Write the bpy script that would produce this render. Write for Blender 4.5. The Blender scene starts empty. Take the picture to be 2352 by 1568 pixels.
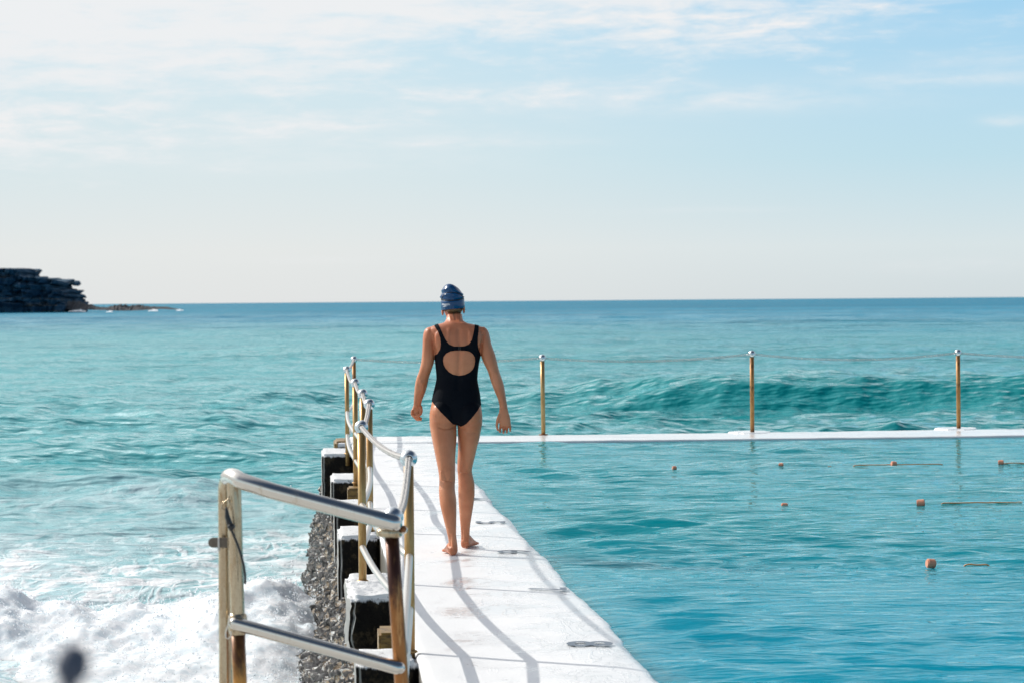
import bpy, bmesh, math, random
import numpy as np
from mathutils import Vector, Matrix, noise
from mathutils.bvhtree import BVHTree

random.seed(7); RNG = np.random.default_rng(7)
S = bpy.context.scene
COL = S.collection
PI = math.pi

# ------------------------------------------------------------------ camera
CAM_H = 1.56
F = 6000.0                       # focal length in units of a 2352 px wide frame
PITCH = math.atan(93 / F)
ROLL = 0.0076
cd = bpy.data.cameras.new('camera')
cam = bpy.data.objects.new('camera', cd); COL.objects.link(cam)
cd.sensor_width = 36; cd.lens = F / 2352 * 36
cd.clip_start = 0.1; cd.clip_end = 60000
cd.dof.use_dof = True; cd.dof.focus_distance = 16.3; cd.dof.aperture_fstop = 7.0
cam.location = (0, 0, CAM_H)
R_cam = Matrix.Rotation(PI / 2 - PITCH, 3, 'X') @ Matrix.Rotation(-ROLL, 3, 'Z')
cam.rotation_euler = R_cam.to_euler()
S.camera = cam
R_np = np.array(R_cam)

def ray(px, py):
    """survey helper: a sight line of the photograph (2352x1568), scaled so that y = 1"""
    v = R_np @ np.array([(px - 1176) / F, -(py - 784) / F, -1.0])
    return v / v[1]
def at_y(px, py, y):
    r = ray(px, py); return np.array([r[0] * y, y, CAM_H + r[2] * y])
def at_z(px, py, z):
    r = ray(px, py); y = (z - CAM_H) / r[2]; return np.array([r[0] * y, y, z])

# walkway frame: right (pool) edge runs x = xr(y); a = metres to the right of it
def xr(y): return 0.535 - 0.078 * (y - 11.6)
def wk(a, y, z=0.0): return np.array([xr(y) + a, y, z])

# ------------------------------------------------------------------ mesh helpers
def link(o, parent=None):
    COL.objects.link(o)
    if parent is not None: o.parent = parent
    return o

def mesh_np(name, v, f, mat=None, parent=None, smooth=True, origin=None, uvw=None):
    v = np.asarray(v, dtype=np.float32)
    if origin is not None: v = v - np.asarray(origin, dtype=np.float32)
    f = np.asarray(f, dtype=np.int32)
    m = bpy.data.meshes.new(name)
    n = f.shape[1]
    m.vertices.add(len(v)); m.vertices.foreach_set('co', v.ravel())
    m.loops.add(f.size); m.loops.foreach_set('vertex_index', f.ravel())
    m.polygons.add(len(f))
    m.polygons.foreach_set('loop_start', np.arange(0, f.size, n, dtype=np.int32))
    m.polygons.foreach_set('loop_total', np.full(len(f), n, dtype=np.int32))
    m.polygons.foreach_set('use_smooth', np.full(len(f), smooth, dtype=bool))
    m.update(calc_edges=True); m.validate()
    if mat: m.materials.append(mat)
    o = bpy.data.objects.new(name, m)
    return link(o, parent)

def attr(o, name, arr):
    a = o.data.attributes.new(name, 'FLOAT', 'POINT')
    a.data.foreach_set('value', np.asarray(arr, dtype=np.float32).ravel())

def grid_faces(nr, nc, wrap=False):
    i = np.arange(nr - 1)[:, None]; j = np.arange(nc if wrap else nc - 1)[None, :]
    j2 = (j + 1) % nc
    return np.stack([i * nc + j, i * nc + j2, (i + 1) * nc + j2, (i + 1) * nc + j], -1).reshape(-1, 4)

class MB:
    def __init__(self): self.v = []; self.f = []
    def add(self, v, f):
        b = len(self.v); self.v += [tuple(map(float, p)) for p in v]
        self.f += [tuple(int(i) + b for i in q) for q in f]
    def tube(self, pts, r, sides=12, cap=True, closed=False, round_ends=(False, False), phase=0.0):
        pts = [np.array(p, float) for p in pts]; n = len(pts)
        rs = list(r) if hasattr(r, '__len__') else [r] * n
        if round_ends[0] or round_ends[1]:
            def ends(p0, p1, rr):
                d = (p0 - p1) / np.linalg.norm(p0 - p1)
                return [(p0 + d * rr * math.sin(t), rr * math.cos(t)) for t in (1.5, 1.2, .8, .4)]
            pre, post = [], []
            if round_ends[0]: pre = ends(pts[0], pts[1], rs[0])
            if round_ends[1]: post = ends(pts[-1], pts[-2], rs[-1])[::-1]
            pts = [p for p, _ in pre] + pts + [p for p, _ in post]
            rs = [q for _, q in pre] + rs + [q for _, q in post]; n = len(pts)
        V = []; up = None
        for i in range(n):
            a = pts[i - 1] if (i > 0 or closed) else pts[i]
            b = pts[(i + 1) % n] if (i < n - 1 or closed) else pts[i]
            t = b - a; t /= np.linalg.norm(t) + 1e-12
            if up is None:
                up = np.array([0, 0, 1.0]) if abs(t[2]) < .9 else np.array([1.0, 0, 0])
            up = up - t * up.dot(t); up /= np.linalg.norm(up) + 1e-12
            s = np.cross(t, up)
            for k in range(sides):
                an = 2 * PI * k / sides + phase
                V.append(pts[i] + rs[i] * (math.cos(an) * s + math.sin(an) * up))
        Fs = []
        m = n if closed else n - 1
        for i in range(m):
            for k in range(sides):
                k2 = (k + 1) % sides; i2 = (i + 1) % n
                Fs.append((i * sides + k, i * sides + k2, i2 * sides + k2, i2 * sides + k))
        if cap and not closed:
            Fs.append(tuple(range(sides))[::-1]); Fs.append(tuple((n - 1) * sides + k for k in range(sides)))
        self.add(V, Fs)
    def lathe(self, prof, c, axis, sides=24, closed=True):
        axis = np.array(axis, float); axis /= np.linalg.norm(axis)
        u = np.array([0, 0, 1.0]) if abs(axis[2]) < .9 else np.array([1.0, 0, 0])
        u = u - axis * u.dot(axis); u /= np.linalg.norm(u); w = np.cross(axis, u); c = np.array(c, float)
        V = []; n = len(prof)
        for k in range(sides):
            an = 2 * PI * k / sides; d = math.cos(an) * u + math.sin(an) * w
            for (r, h) in prof: V.append(c + axis * h + d * r)
        Fs = []
        for k in range(sides):
            k2 = (k + 1) % sides
            for i in range(n if closed else n - 1):
                i2 = (i + 1) % n
                Fs.append((k * n + i, k2 * n + i, k2 * n + i2, k * n + i2))
        self.add(V, Fs)
    def sphere(self, c, r, seg=16, rings=10):
        c = np.array(c, float); rr = np.array(r if hasattr(r, '__len__') else (r, r, r), float)
        V = [c + rr * (0, 0, 1)]
        for i in range(1, rings):
            t = PI * i / rings
            for k in range(seg):
                p = 2 * PI * k / seg
                V.append(c + rr * (math.sin(t) * math.cos(p), math.sin(t) * math.sin(p), math.cos(t)))
        V.append(c - rr * (0, 0, 1)); L = len(V) - 1; Fs = []
        for k in range(seg):
            k2 = (k + 1) % seg
            Fs.append((0, 1 + k, 1 + k2)); b = 1 + (rings - 2) * seg
            Fs.append((L, b + k2, b + k))
            for i in range(rings - 2):
                Fs.append((1 + i * seg + k, 1 + (i + 1) * seg + k, 1 + (i + 1) * seg + k2, 1 + i * seg + k2))
        self.add(V, Fs)
    def build(self, name, mat, parent=None, origin=None, smooth=True, label=None):
        m = bpy.data.meshes.new(name)
        v = np.array(self.v)
        if origin is not None: v = v - np.array(origin)
        m.from_pydata(v.tolist(), [], self.f)
        if smooth: m.polygons.foreach_set('use_smooth', [True] * len(m.polygons))
        m.materials.append(mat); m.update()
        o = bpy.data.objects.new(name, m)
        if label: o['label'] = label
        return link(o, parent)

def thing(name, loc, label, cat, group=None):
    o = bpy.data.objects.new(name, None); o.empty_display_size = .1; o.location = loc
    link(o); return tag(o, label, cat, group)
def tag(o, label=None, cat=None, group=None, kind=None):
    if label: o['label'] = label
    if cat: o['category'] = cat
    if group: o['group'] = group
    if kind: o['kind'] = kind
    return o

def fbm(p, octs=4, H=1.0, lac=2.0):
    return noise.fractal(Vector(p), H, lac, octs, noise_basis='PERLIN_ORIGINAL')

# ------------------------------------------------------------------ materials
class NT:
    def __init__(self, tree): self.t = tree; self.n = tree.nodes; self.l = tree.links
    def node(self, typ, **kw):
        n = self.n.new(typ)
        for k, v in kw.items():
            if k.startswith('_'): setattr(n, k[1:], v)
        for k, v in kw.items():
            if not k.startswith('_'):
                key = int(k[1:]) if (k[0] == 'i' and k[1:].isdigit()) else k.replace('__', ' ')
                self.set(n.inputs[key], v)
        return n
    def set(self, sock, v):
        if isinstance(v, bpy.types.NodeSocket): self.l.new(v, sock)
        else: sock.default_value = v
    def m(self, op, a, b=None, c=None, clamp=False):
        n = self.n.new('ShaderNodeMath'); n.operation = op; n.use_clamp = clamp
        self.set(n.inputs[0], a)
        if b is not None: self.set(n.inputs[1], b)
        if c is not None: self.set(n.inputs[2], c)
        return n.outputs[0]
    def vm(self, op, a, b=None, scale=None):
        n = self.n.new('ShaderNodeVectorMath'); n.operation = op
        self.set(n.inputs[0], a)
        if b is not None: self.set(n.inputs[1], b)
        if scale is not None: self.set(n.inputs['Scale'], scale)
        return n.outputs[0]
    def mix(self, f, a, b):
        n = self.n.new('ShaderNodeMix'); n.data_type = 'RGBA'
        self.set(n.inputs[0], f); self.set(n.inputs[6], a); self.set(n.inputs[7], b)
        return n.outputs[2]
    def ss(self, x, lo, hi):
        n = self.n.new('ShaderNodeMapRange'); n.interpolation_type = 'SMOOTHSTEP'
        self.set(n.inputs[0], x); n.inputs[1].default_value = lo; n.inputs[2].default_value = hi
        return n.outputs[0]
    def noise(self, vec, scale, detail=4, rough=.5, dist=0.0):
        n = self.n.new('ShaderNodeTexNoise'); self.set(n.inputs['Vector'], vec)
        n.inputs['Scale'].default_value = scale; n.inputs['Detail'].default_value = detail
        n.inputs['Roughness'].default_value = rough; n.inputs['Distortion'].default_value = dist
        return n.outputs[0]
    def voro(self, vec, scale, feature='F1', out=0, rnd=1.0):
        n = self.n.new('ShaderNodeTexVoronoi'); n.feature = feature; self.set(n.inputs['Vector'], vec)
        n.inputs['Scale'].default_value = scale; n.inputs['Randomness'].default_value = rnd
        return n.outputs[out]
    def ramp(self, x, stops):
        n = self.n.new('ShaderNodeValToRGB'); self.set(n.inputs[0], x); e = n.color_ramp.elements
        while len(e) < len(stops): e.new(.5)
        for q, (p, c) in zip(e, stops): q.position = p; q.color = (*c, 1)
        return n.outputs[0]
    def pos(self):
        n = self.n.new('ShaderNodeNewGeometry'); return n.outputs['Position']
    def obj(self):
        n = self.n.new('ShaderNodeTexCoord'); return n.outputs['Object']
    def att(self, name):
        n = self.n.new('ShaderNodeAttribute'); n.attribute_name = name; return n.outputs['Fac']
    def sep(self, v):
        n = self.n.new('ShaderNodeSeparateXYZ'); self.set(n.inputs[0], v); return n.outputs
    def scale(self, v, s): return self.vm('MULTIPLY', v, s)
    def bump(self, h, strength, dist=.01, normal=None):
        n = self.n.new('ShaderNodeBump'); self.set(n.inputs['Height'], h)
        n.inputs['Strength'].default_value = strength; n.inputs['Distance'].default_value = dist
        if normal is not None: self.set(n.inputs['Normal'], normal)
        return n.outputs[0]

def new_mat(name):
    m = bpy.data.materials.new(name); m.use_nodes = True
    t = NT(m.node_tree); b = t.n['Principled BSDF']
    return m, t, b
def P(t, b, **kw):
    for k, v in kw.items(): t.set(b.inputs[k.replace('__', ' ')], v if not (isinstance(v, tuple) and len(v) == 3) else (*v, 1))
def c4(r, g, b): return (r, g, b, 1.0)

def mat_white_paint():
    m, t, b = new_mat('white_painted_concrete'); p = t.pos()
    big = t.noise(p, 1.3, 5, .6); fine = t.noise(p, 60, 3, .6); mid = t.noise(p, 6, 5, .65)
    col = t.mix(t.ss(big, .42, .75), c4(.84, .845, .85), c4(.79, .80, .81))
    col = t.mix(t.m('MULTIPLY', t.ss(mid, .6, .8), .25), col, c4(.66, .65, .61))
    z = t.sep(p)[2]
    x, y, _ = t.sep(p)
    a = t.m('SUBTRACT', x, t.m('SUBTRACT', .535, t.m('MULTIPLY', t.m('SUBTRACT', y, 11.6), .078)))
    sea_side = t.m('MULTIPLY', t.ss(a, -.8, -.9), t.ss(y, 29.2, 28.8))
    stain = t.m('MULTIPLY', t.m('MULTIPLY', sea_side, t.ss(z, -.012, -.045)), t.ss(t.m('ADD', t.noise(t.scale(p, (9, 9, 1.2)), 2.2, 5, .7), t.m('MULTIPLY', z, -1.5)), .36, .58))
    col = t.mix(stain, col, c4(.05, .04, .025))
    # wet film next to the pool edge and in patches
    x, y, _ = t.sep(p)
    a = t.m('SUBTRACT', x, t.m('SUBTRACT', .535, t.m('MULTIPLY', t.m('SUBTRACT', y, 11.6), .078)))
    wetn = t.noise(p, 2.4, 6, .6, .6)
    wet = t.ss(t.m('ADD', t.m('MULTIPLY', wetn, 1.1), t.m('MULTIPLY', t.m('ADD', a, .55), .35)), .46, .70)
    rough = t.m('ADD', .16, t.m('MULTIPLY', t.m('SUBTRACT', 1.0, wet), .40))
    film = t.m('MULTIPLY', t.m('ABSOLUTE', t.m('SUBTRACT', t.noise(t.scale(p, (1, .35, 1)), 5.0, 6, .6, 1.2), .5)), 2.0)
    line = t.m('MULTIPLY', t.ss(film, .07, .0), wet)
    col = t.mix(t.m('MULTIPLY', wet, .06), col, c4(.70, .74, .78))
    col = t.mix(t.m('MULTIPLY', line, .7), col, c4(.86, .87, .88))
    h = t.m('ADD', t.m('MULTIPLY', t.m('MULTIPLY', fine, t.m('SUBTRACT', 1.0, wet)), .25), t.m('MULTIPLY', line, .5))
    h = t.m('ADD', h, t.m('MULTIPLY', t.noise(t.scale(p, (1, .5, 1)), 14, 3, .5), .4))
    P(t, b, Base__Color=col, Roughness=rough, Normal=t.bump(h, .35, .012)); b.inputs['Specular IOR Level'].default_value = .5
    return m

def mat_block():
    m, t, b = new_mat('painted_concrete_block'); p = t.pos(); z = t.sep(p)[2]
    g = t.n.new('ShaderNodeNewGeometry'); nz = t.sep(g.outputs['Normal'])[2]
    drip = t.noise(t.scale(p, (14, 14, 2.0)), 2.0, 5, .7)
    edge = t.m('ADD', z, t.m('MULTIPLY', t.m('SUBTRACT', drip, .5), .075))
    white = t.ss(edge, -.036, -.020)
    flake = t.ss(t.noise(p, 16, 6, .75), .60, .64)
    white = t.m('MULTIPLY', white, t.m('SUBTRACT', 1.0, t.m('MULTIPLY', flake, .8)))
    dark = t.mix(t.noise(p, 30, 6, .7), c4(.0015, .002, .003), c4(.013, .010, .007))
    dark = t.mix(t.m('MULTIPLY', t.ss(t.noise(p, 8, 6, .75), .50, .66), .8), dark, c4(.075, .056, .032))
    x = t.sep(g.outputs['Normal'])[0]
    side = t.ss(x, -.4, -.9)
    dark = t.mix(t.m('MULTIPLY', side, .75), dark, c4(.42, .43, .42))  # seaward faces painted paler, their sunlit look put into the colour
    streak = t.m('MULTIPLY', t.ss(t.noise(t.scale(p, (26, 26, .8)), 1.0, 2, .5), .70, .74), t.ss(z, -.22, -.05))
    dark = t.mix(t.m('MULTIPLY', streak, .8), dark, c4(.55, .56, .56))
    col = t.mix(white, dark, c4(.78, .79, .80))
    P(t, b, Base__Color=col, Roughness=.7, Normal=t.bump(t.noise(p, 45, 6, .7), .7, .02))
    b.inputs['Specular IOR Level'].default_value = .15
    return m

def mat_rock_wall():
    m, t, b = new_mat('barnacled_wet_rock'); p = t.pos()
    n1 = t.noise(t.scale(p, (1, .6, .45)), 3.0, 6, .65); v = t.voro(p, 17); n2 = t.noise(p, 17, 6, .75)
    zz = t.sep(p)[2]
    up = t.ss(t.m('ADD', zz, t.m('MULTIPLY', t.m('SUBTRACT', n1, .5), 1.6)), -.80, -.42)
    col = t.mix(t.ss(n2, .40, .62), c4(.05, .048, .044), c4(.30, .26, .21))
    col = t.mix(t.m('MULTIPLY', up, .85), col, t.mix(t.ss(n2, .38, .62), c4(.16, .105, .055), c4(.46, .35, .22)))
    gap = t.ss(t.m('ADD', v, t.m('MULTIPLY', t.m('SUBTRACT', n2, .5), .6)), .36, .46)
    col = t.mix(gap, col, c4(.004, .005, .006))
    sp = t.m('MULTIPLY', t.ss(t.noise(p, 22, 4, .85), .53, .56), t.ss(t.noise(p, 4, 4, .7), .36, .52))  # white flecks: barnacles with wet glints painted into the rock colour
    col = t.mix(t.m('MULTIPLY', sp, t.m('SUBTRACT', 1.0, gap)), col, c4(.84, .86, .85))
    P(t, b, Base__Color=col, Roughness=t.m('ADD', .06, t.m('MULTIPLY', n2, .3)),
      Normal=t.bump(t.m('ADD', v, t.m('MULTIPLY', n2, .9)), 1.0, .04))
    b.inputs['Specular IOR Level'].default_value = .45
    return m

def mat_algae():
    m, t, b = new_mat('brown_algae_concrete'); p = t.pos()
    n = t.noise(t.scale(p, (2, 2, 9)), 6, 6, .7)
    col = t.ramp(n, [(.3, (.03, .018, .006)), (.5, (.24, .135, .03)), (.7, (.42, .27, .08))])
    P(t, b, Base__Color=col, Roughness=.4, Normal=t.bump(n, .6, .02)); return m

def mat_steel(name, base, rust, rust_amt, rough=.32, metal=1.0, zlo=None, dark_bands=False):
    m, t, b = new_mat(name); p = t.obj()
    z = t.sep(p)[2]
    n = t.noise(t.scale(p, (1, 1, .18)), 26, 6, .7); f = t.noise(p, 130, 4, .7)
    amt = t.ss(t.m('ADD', t.m('MULTIPLY', n, .8), t.m('MULTIPLY', f, .2)), 1 - rust_amt - .22, 1 - rust_amt + .18)
    col = t.mix(amt, c4(*base), c4(*rust))
    if dark_bands:
        blotch = t.m('MULTIPLY', t.ss(t.noise(t.scale(p, (1, 1, .5)), 9, 4, .7), .53, .66), 1.0)
        col = t.mix(blotch, col, c4(.035, .014, .008))
        low = t.ss(z, .10, .0); col = t.mix(t.m('MULTIPLY', low, .7), col, c4(.05, .018, .008))
    P(t, b, Base__Color=col, Metallic=t.m('SUBTRACT', metal, t.m('MULTIPLY', amt, .45 * metal)),
      Roughness=t.m('ADD', rough, t.m('MULTIPLY', amt, .25)), Normal=t.bump(f, .05, .003))
    return m

def mat_rust_streaks(name, z0, z1, top, mid, pale):
    m, t, b = new_mat(name); p = t.obj(); z = t.sep(p)[2]
    s1 = t.noise(t.scale(p, (1, 1, .09)), 42, 5, .65); s2 = t.noise(t.scale(p, (1, 1, .5)), 16, 6, .7)
    g = t.ss(z, z1, z0)
    col = t.mix(t.ss(t.m('ADD', t.m('MULTIPLY', g, .7), t.m('MULTIPLY', t.m('SUBTRACT', s2, .5), 1.3)), .15, .65), c4(*top), c4(*mid))
    col = t.mix(t.m('MULTIPLY', t.ss(s1, .54, .66), t.m('ADD', .25, g)), col, c4(*pale))
    P(t, b, Base__Color=col, Metallic=.55, Roughness=.34, Normal=t.bump(s2, .12, .004)); return m

def mat_simple(name, col, rough=.5, metal=0.0, var=.15, scale=20, bump=.1):
    m, t, b = new_mat(name); p = t.obj(); n = t.noise(p, scale, 5, .6)
    c = t.mix(n, c4(*[x * (1 - var) for x in col]), c4(*[min(1, x * (1 + var)) for x in col]))
    P(t, b, Base__Color=c, Roughness=rough, Metallic=metal, Normal=t.bump(n, bump, .003))
    return m

def mat_skin():
    m, t, b = new_mat('skin'); p = t.obj()
    n = t.noise(p, 7, 4, .55); f = t.noise(p, 90, 4, .65); z = t.sep(p)[2]
    col = t.mix(t.ss(n, .35, .65), c4(.61, .25, .130), c4(.50, .185, .088))
    # redder shoulders, arms, heels and hands
    red = t.m('ADD', t.ss(z, 1.12, 1.36), t.ss(z, .10, .0), clamp=True)
    col = t.mix(t.m('MULTIPLY', red, .55), col, c4(.45, .13, .062))
    col = t.mix(t.m('MULTIPLY', t.ss(f, .55, .75), .25), col, c4(.33, .125, .06))
    drops = t.ss(t.voro(p, 75), .16, .08)
    rough = t.m('SUBTRACT', .42, t.m('MULTIPLY', drops, .3))
    P(t, b, Base__Color=col, Roughness=rough, Normal=t.bump(t.m('ADD', t.m('MULTIPLY', f, .4), drops), .18, .003))
    b.inputs['Subsurface Weight'].default_value = .18
    b.inputs['Subsurface Radius'].default_value = (1, .35, .2); b.inputs['Subsurface Scale'].default_value = .012
    b.inputs['Specular IOR Level'].default_value = .35
    return m

def mat_suit():
    m, t, b = new_mat('black_swimsuit_fabric'); p = t.obj()
    n = t.noise(p, 14, 4, .6)
    P(t, b, Base__Color=t.mix(n, c4(.003, .004, .007), c4(.005, .007, .011)), Roughness=.7, Normal=t.bump(n, .25, .01))
    b.inputs['Specular IOR Level'].default_value = .06
    return m

def mat_cap():
    m, t, b = new_mat('blue_silicone'); p = t.obj()
    n = t.noise(p, 11, 3, .5)
    P(t, b, Base__Color=t.mix(n, c4(.0015, .040, .125), c4(.002, .068, .19)), Roughness=.22, Normal=t.bump(n, .2, .01))
    b.inputs['Specular IOR Level'].default_value = .4
    return m

def mat_foam(name='sea_foam', base=(.87, .88, .89), trans=.0, sss=.14):
    m, t, b = new_mat(name); p = t.pos()
    n = t.noise(p, 7, 6, .7); f = t.noise(p, 40, 5, .75)
    c = t.mix(t.ss(n, .36, .60), c4(.66, .73, .77), c4(*base))  # grey-blue patches paint soft shading into the foam colour
    P(t, b, Base__Color=c, Roughness=.9, Normal=t.bump(f, .2, .03))
    b.subsurface_method = 'BURLEY'
    b.inputs['Subsurface Weight'].default_value = 1.0; b.inputs['Subsurface Scale'].default_value = sss
    b.inputs['Subsurface Radius'].default_value = (1, 1, 1); b.inputs['Specular IOR Level'].default_value = .1
    tr = t.n.new('ShaderNodeBsdfTranslucent'); tr.inputs[0].default_value = (.93, .95, .97, 1)
    mx = t.n.new('ShaderNodeMixShader'); mx.inputs[0].default_value = trans
    out = t.n['Material Output']
    t.l.new(b.outputs[0], mx.inputs[1]); t.l.new(tr.outputs[0], mx.inputs[2]); t.l.new(mx.outputs[0], out.inputs[0])
    return m

def water_surface(t, b, rough, normal, k, tint, dim=None):
    b.inputs['Specular IOR Level'].default_value = 0.0
    fr = t.n.new('ShaderNodeFresnel'); fr.inputs[0].default_value = 1.33; t.set(fr.inputs[1], normal)
    gl = t.n.new('ShaderNodeBsdfGlossy'); t.set(gl.inputs['Color'], c4(*tint)); t.set(gl.inputs['Roughness'], rough); t.set(gl.inputs['Normal'], normal)
    mx = t.n.new('ShaderNodeMixShader')
    f = t.m('MULTIPLY', fr.outputs[0], k)
    if dim is not None: f = t.m('MULTIPLY', f, dim)
    t.set(mx.inputs[0], f); t.l.new(b.outputs[0], mx.inputs[1]); t.l.new(gl.outputs[0], mx.inputs[2])
    t.l.new(mx.outputs[0], t.n['Material Output'].inputs[0])

def mat_sea():
    m, t, b = new_mat('sea_water'); p = t.pos()
    x, y, z = t.sep(p)
    d = t.m('SQRT', t.m('ADD', t.m('MULTIPLY', x, x), t.m('MULTIPLY', y, y)))
    far = t.ss(d, 45, 400)
    near_c = t.mix(t.noise(t.scale(p, (.05, .12, 1)), 1, 4, .6), c4(.0002, .185, .205), c4(.0005, .245, .255))
    far_c = t.mix(t.ss(t.noise(t.scale(p, (.004, .02, 1)), 1, 6, .65), .35, .65), c4(.0004, .125, .235), c4(.001, .205, .335))
    col = t.mix(far, near_c, far_c)
    sky_sheen = t.m('MULTIPLY', t.m('MULTIPLY', t.ss(x, 3.5, -7.5), t.ss(d, 420, 60)), t.m('ADD', .02, t.m('MULTIPLY', t.noise(t.scale(p, (.08, .2, 1)), 1, 4, .6), .75)), clamp=True)  # paler on the left: aerated water and painted reflection of brighter sky
    col = t.mix(sky_sheen, col, c4(.11, .40, .425))
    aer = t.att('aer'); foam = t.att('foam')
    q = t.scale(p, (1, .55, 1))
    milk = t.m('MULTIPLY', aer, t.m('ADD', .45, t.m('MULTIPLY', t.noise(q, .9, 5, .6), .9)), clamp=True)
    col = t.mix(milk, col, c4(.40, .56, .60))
    # lacy foam trails
    warp = t.n.new('ShaderNodeTexNoise'); t.set(warp.inputs['Vector'], q); warp.inputs['Scale'].default_value = 1.1; warp.inputs['Detail'].default_value = 4
    qq = t.vm('ADD', q, t.vm('MULTIPLY', t.vm('SUBTRACT', warp.outputs['Color'], (.5, .5, .5)), (1.5, 1.5, 0)))
    lace = t.ss(t.voro(qq, 1.5, 'DISTANCE_TO_EDGE'), .11, .0)
    lace2 = t.ss(t.voro(qq, 4.2, 'DISTANCE_TO_EDGE'), .16, .02)
    patch = t.ss(t.noise(q, .55, 6, .62, .4), .40, .62)
    lc = t.m('MULTIPLY', t.m('ADD', t.m('MULTIPLY', lace, .7), t.m('MULTIPLY', lace2, .5)), t.m('ADD', .25, patch), clamp=True)
    tex = t.m('ADD', lc, t.m('MULTIPLY', t.ss(t.noise(qq, 3.0, 7, .7), .44, .64), .75), clamp=True)
    fm = t.m('MULTIPLY', tex, foam, clamp=True)
    fm = t.m('ADD', fm, t.ss(foam, 1.1, 1.6), clamp=True)
    col = t.mix(fm, col, c4(.82, .84, .86))
    rough = t.m('ADD', t.m('ADD', .06, t.m('MULTIPLY', far, .14)), t.m('MULTIPLY', fm, .55))
    h1 = t.noise(t.scale(p, (1, 1.0, 1)), 3.2, 4, .6)
    h2 = t.noise(t.scale(p, (.5, 1.0, 1)), .30, 5, .65)
    h3 = t.noise(t.scale(p, (.12, .4, 1)), .11, 4, .65)
    bn = t.bump(h1, .5, .06)
    bn = t.bump(h2, .85, .8, bn)
    bn = t.bump(t.m('MULTIPLY', h3, far), 1.0, 9.0, bn)
    bn = t.bump(t.m('MULTIPLY', fm, t.noise(p, 20, 4, .7)), .5, .05, bn)
    P(t, b, Base__Color=col, Roughness=.7, Normal=bn)
    water_surface(t, b, rough, bn, t.m('SUBTRACT', .95, t.m('MULTIPLY', t.ss(d, 120, 900), .42)), (.71, .96, 1.0), t.m('SUBTRACT', 1.0, fm))
    return m

def mat_pool():
    m, t, b = new_mat('pool_water'); p = t.pos()
    x, y, z = t.sep(p)
    near = t.ss(y, 19.0, 10.5)
    n = t.noise(t.scale(p, (.35, .8, 1)), .9, 3, .5)
    a = t.mix(n, c4(.0002, .165, .205), c4(.0004, .215, .25))
    bb = t.mix(n, c4(.0002, .185, .285), c4(.0005, .265, .375))
    col = t.mix(near, a, bb)
    h = t.m('ADD', t.noise(t.scale(p, (.30, 1.2, 1)), 5.0, 3, .55, .3), t.m('MULTIPLY', t.noise(t.scale(p, (.4, 1.2, 1)), 16.0, 2, .5), .25))
    bn = t.bump(h, .55, .06)
    P(t, b, Base__Color=col, Roughness=.6, Normal=bn)
    water_surface(t, b, .02, bn, .86, (.64, .95, 1.0))
    b.subsurface_method = 'BURLEY'; b.inputs['Subsurface Weight'].default_value = 1.0
    b.inputs['Subsurface Radius'].default_value = (.5, 1, 1); b.inputs['Subsurface Scale'].default_value = .5
    return m

def mat_headland():
    m, t, b = new_mat('headland_rock'); p = t.pos()
    st = t.noise(t.scale(p, (.04, .04, .9)), 1.0, 4, .6); f = t.noise(p, .35, 6, .7)
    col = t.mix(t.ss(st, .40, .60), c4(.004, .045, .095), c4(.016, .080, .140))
    s2 = t.noise(t.scale(p, (.035, .035, .55)), 1.0, 3, .6)
    col = t.mix(t.m('MULTIPLY', t.ss(s2, .57, .64), t.ss(f, .38, .55)), col, c4(.17, .14, .12))
    P(t, b, Base__Color=col, Roughness=.9, Normal=t.bump(f, .8, .8)); return m
def mat_reef():
    m, t, b = new_mat('reef_rock'); p = t.pos(); f = t.noise(p, .3, 6, .7)
    P(t, b, Base__Color=t.mix(f, c4(.012, .025, .04), c4(.085, .075, .07)), Roughness=.8, Normal=t.bump(f, .8, .6)); return m

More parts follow.
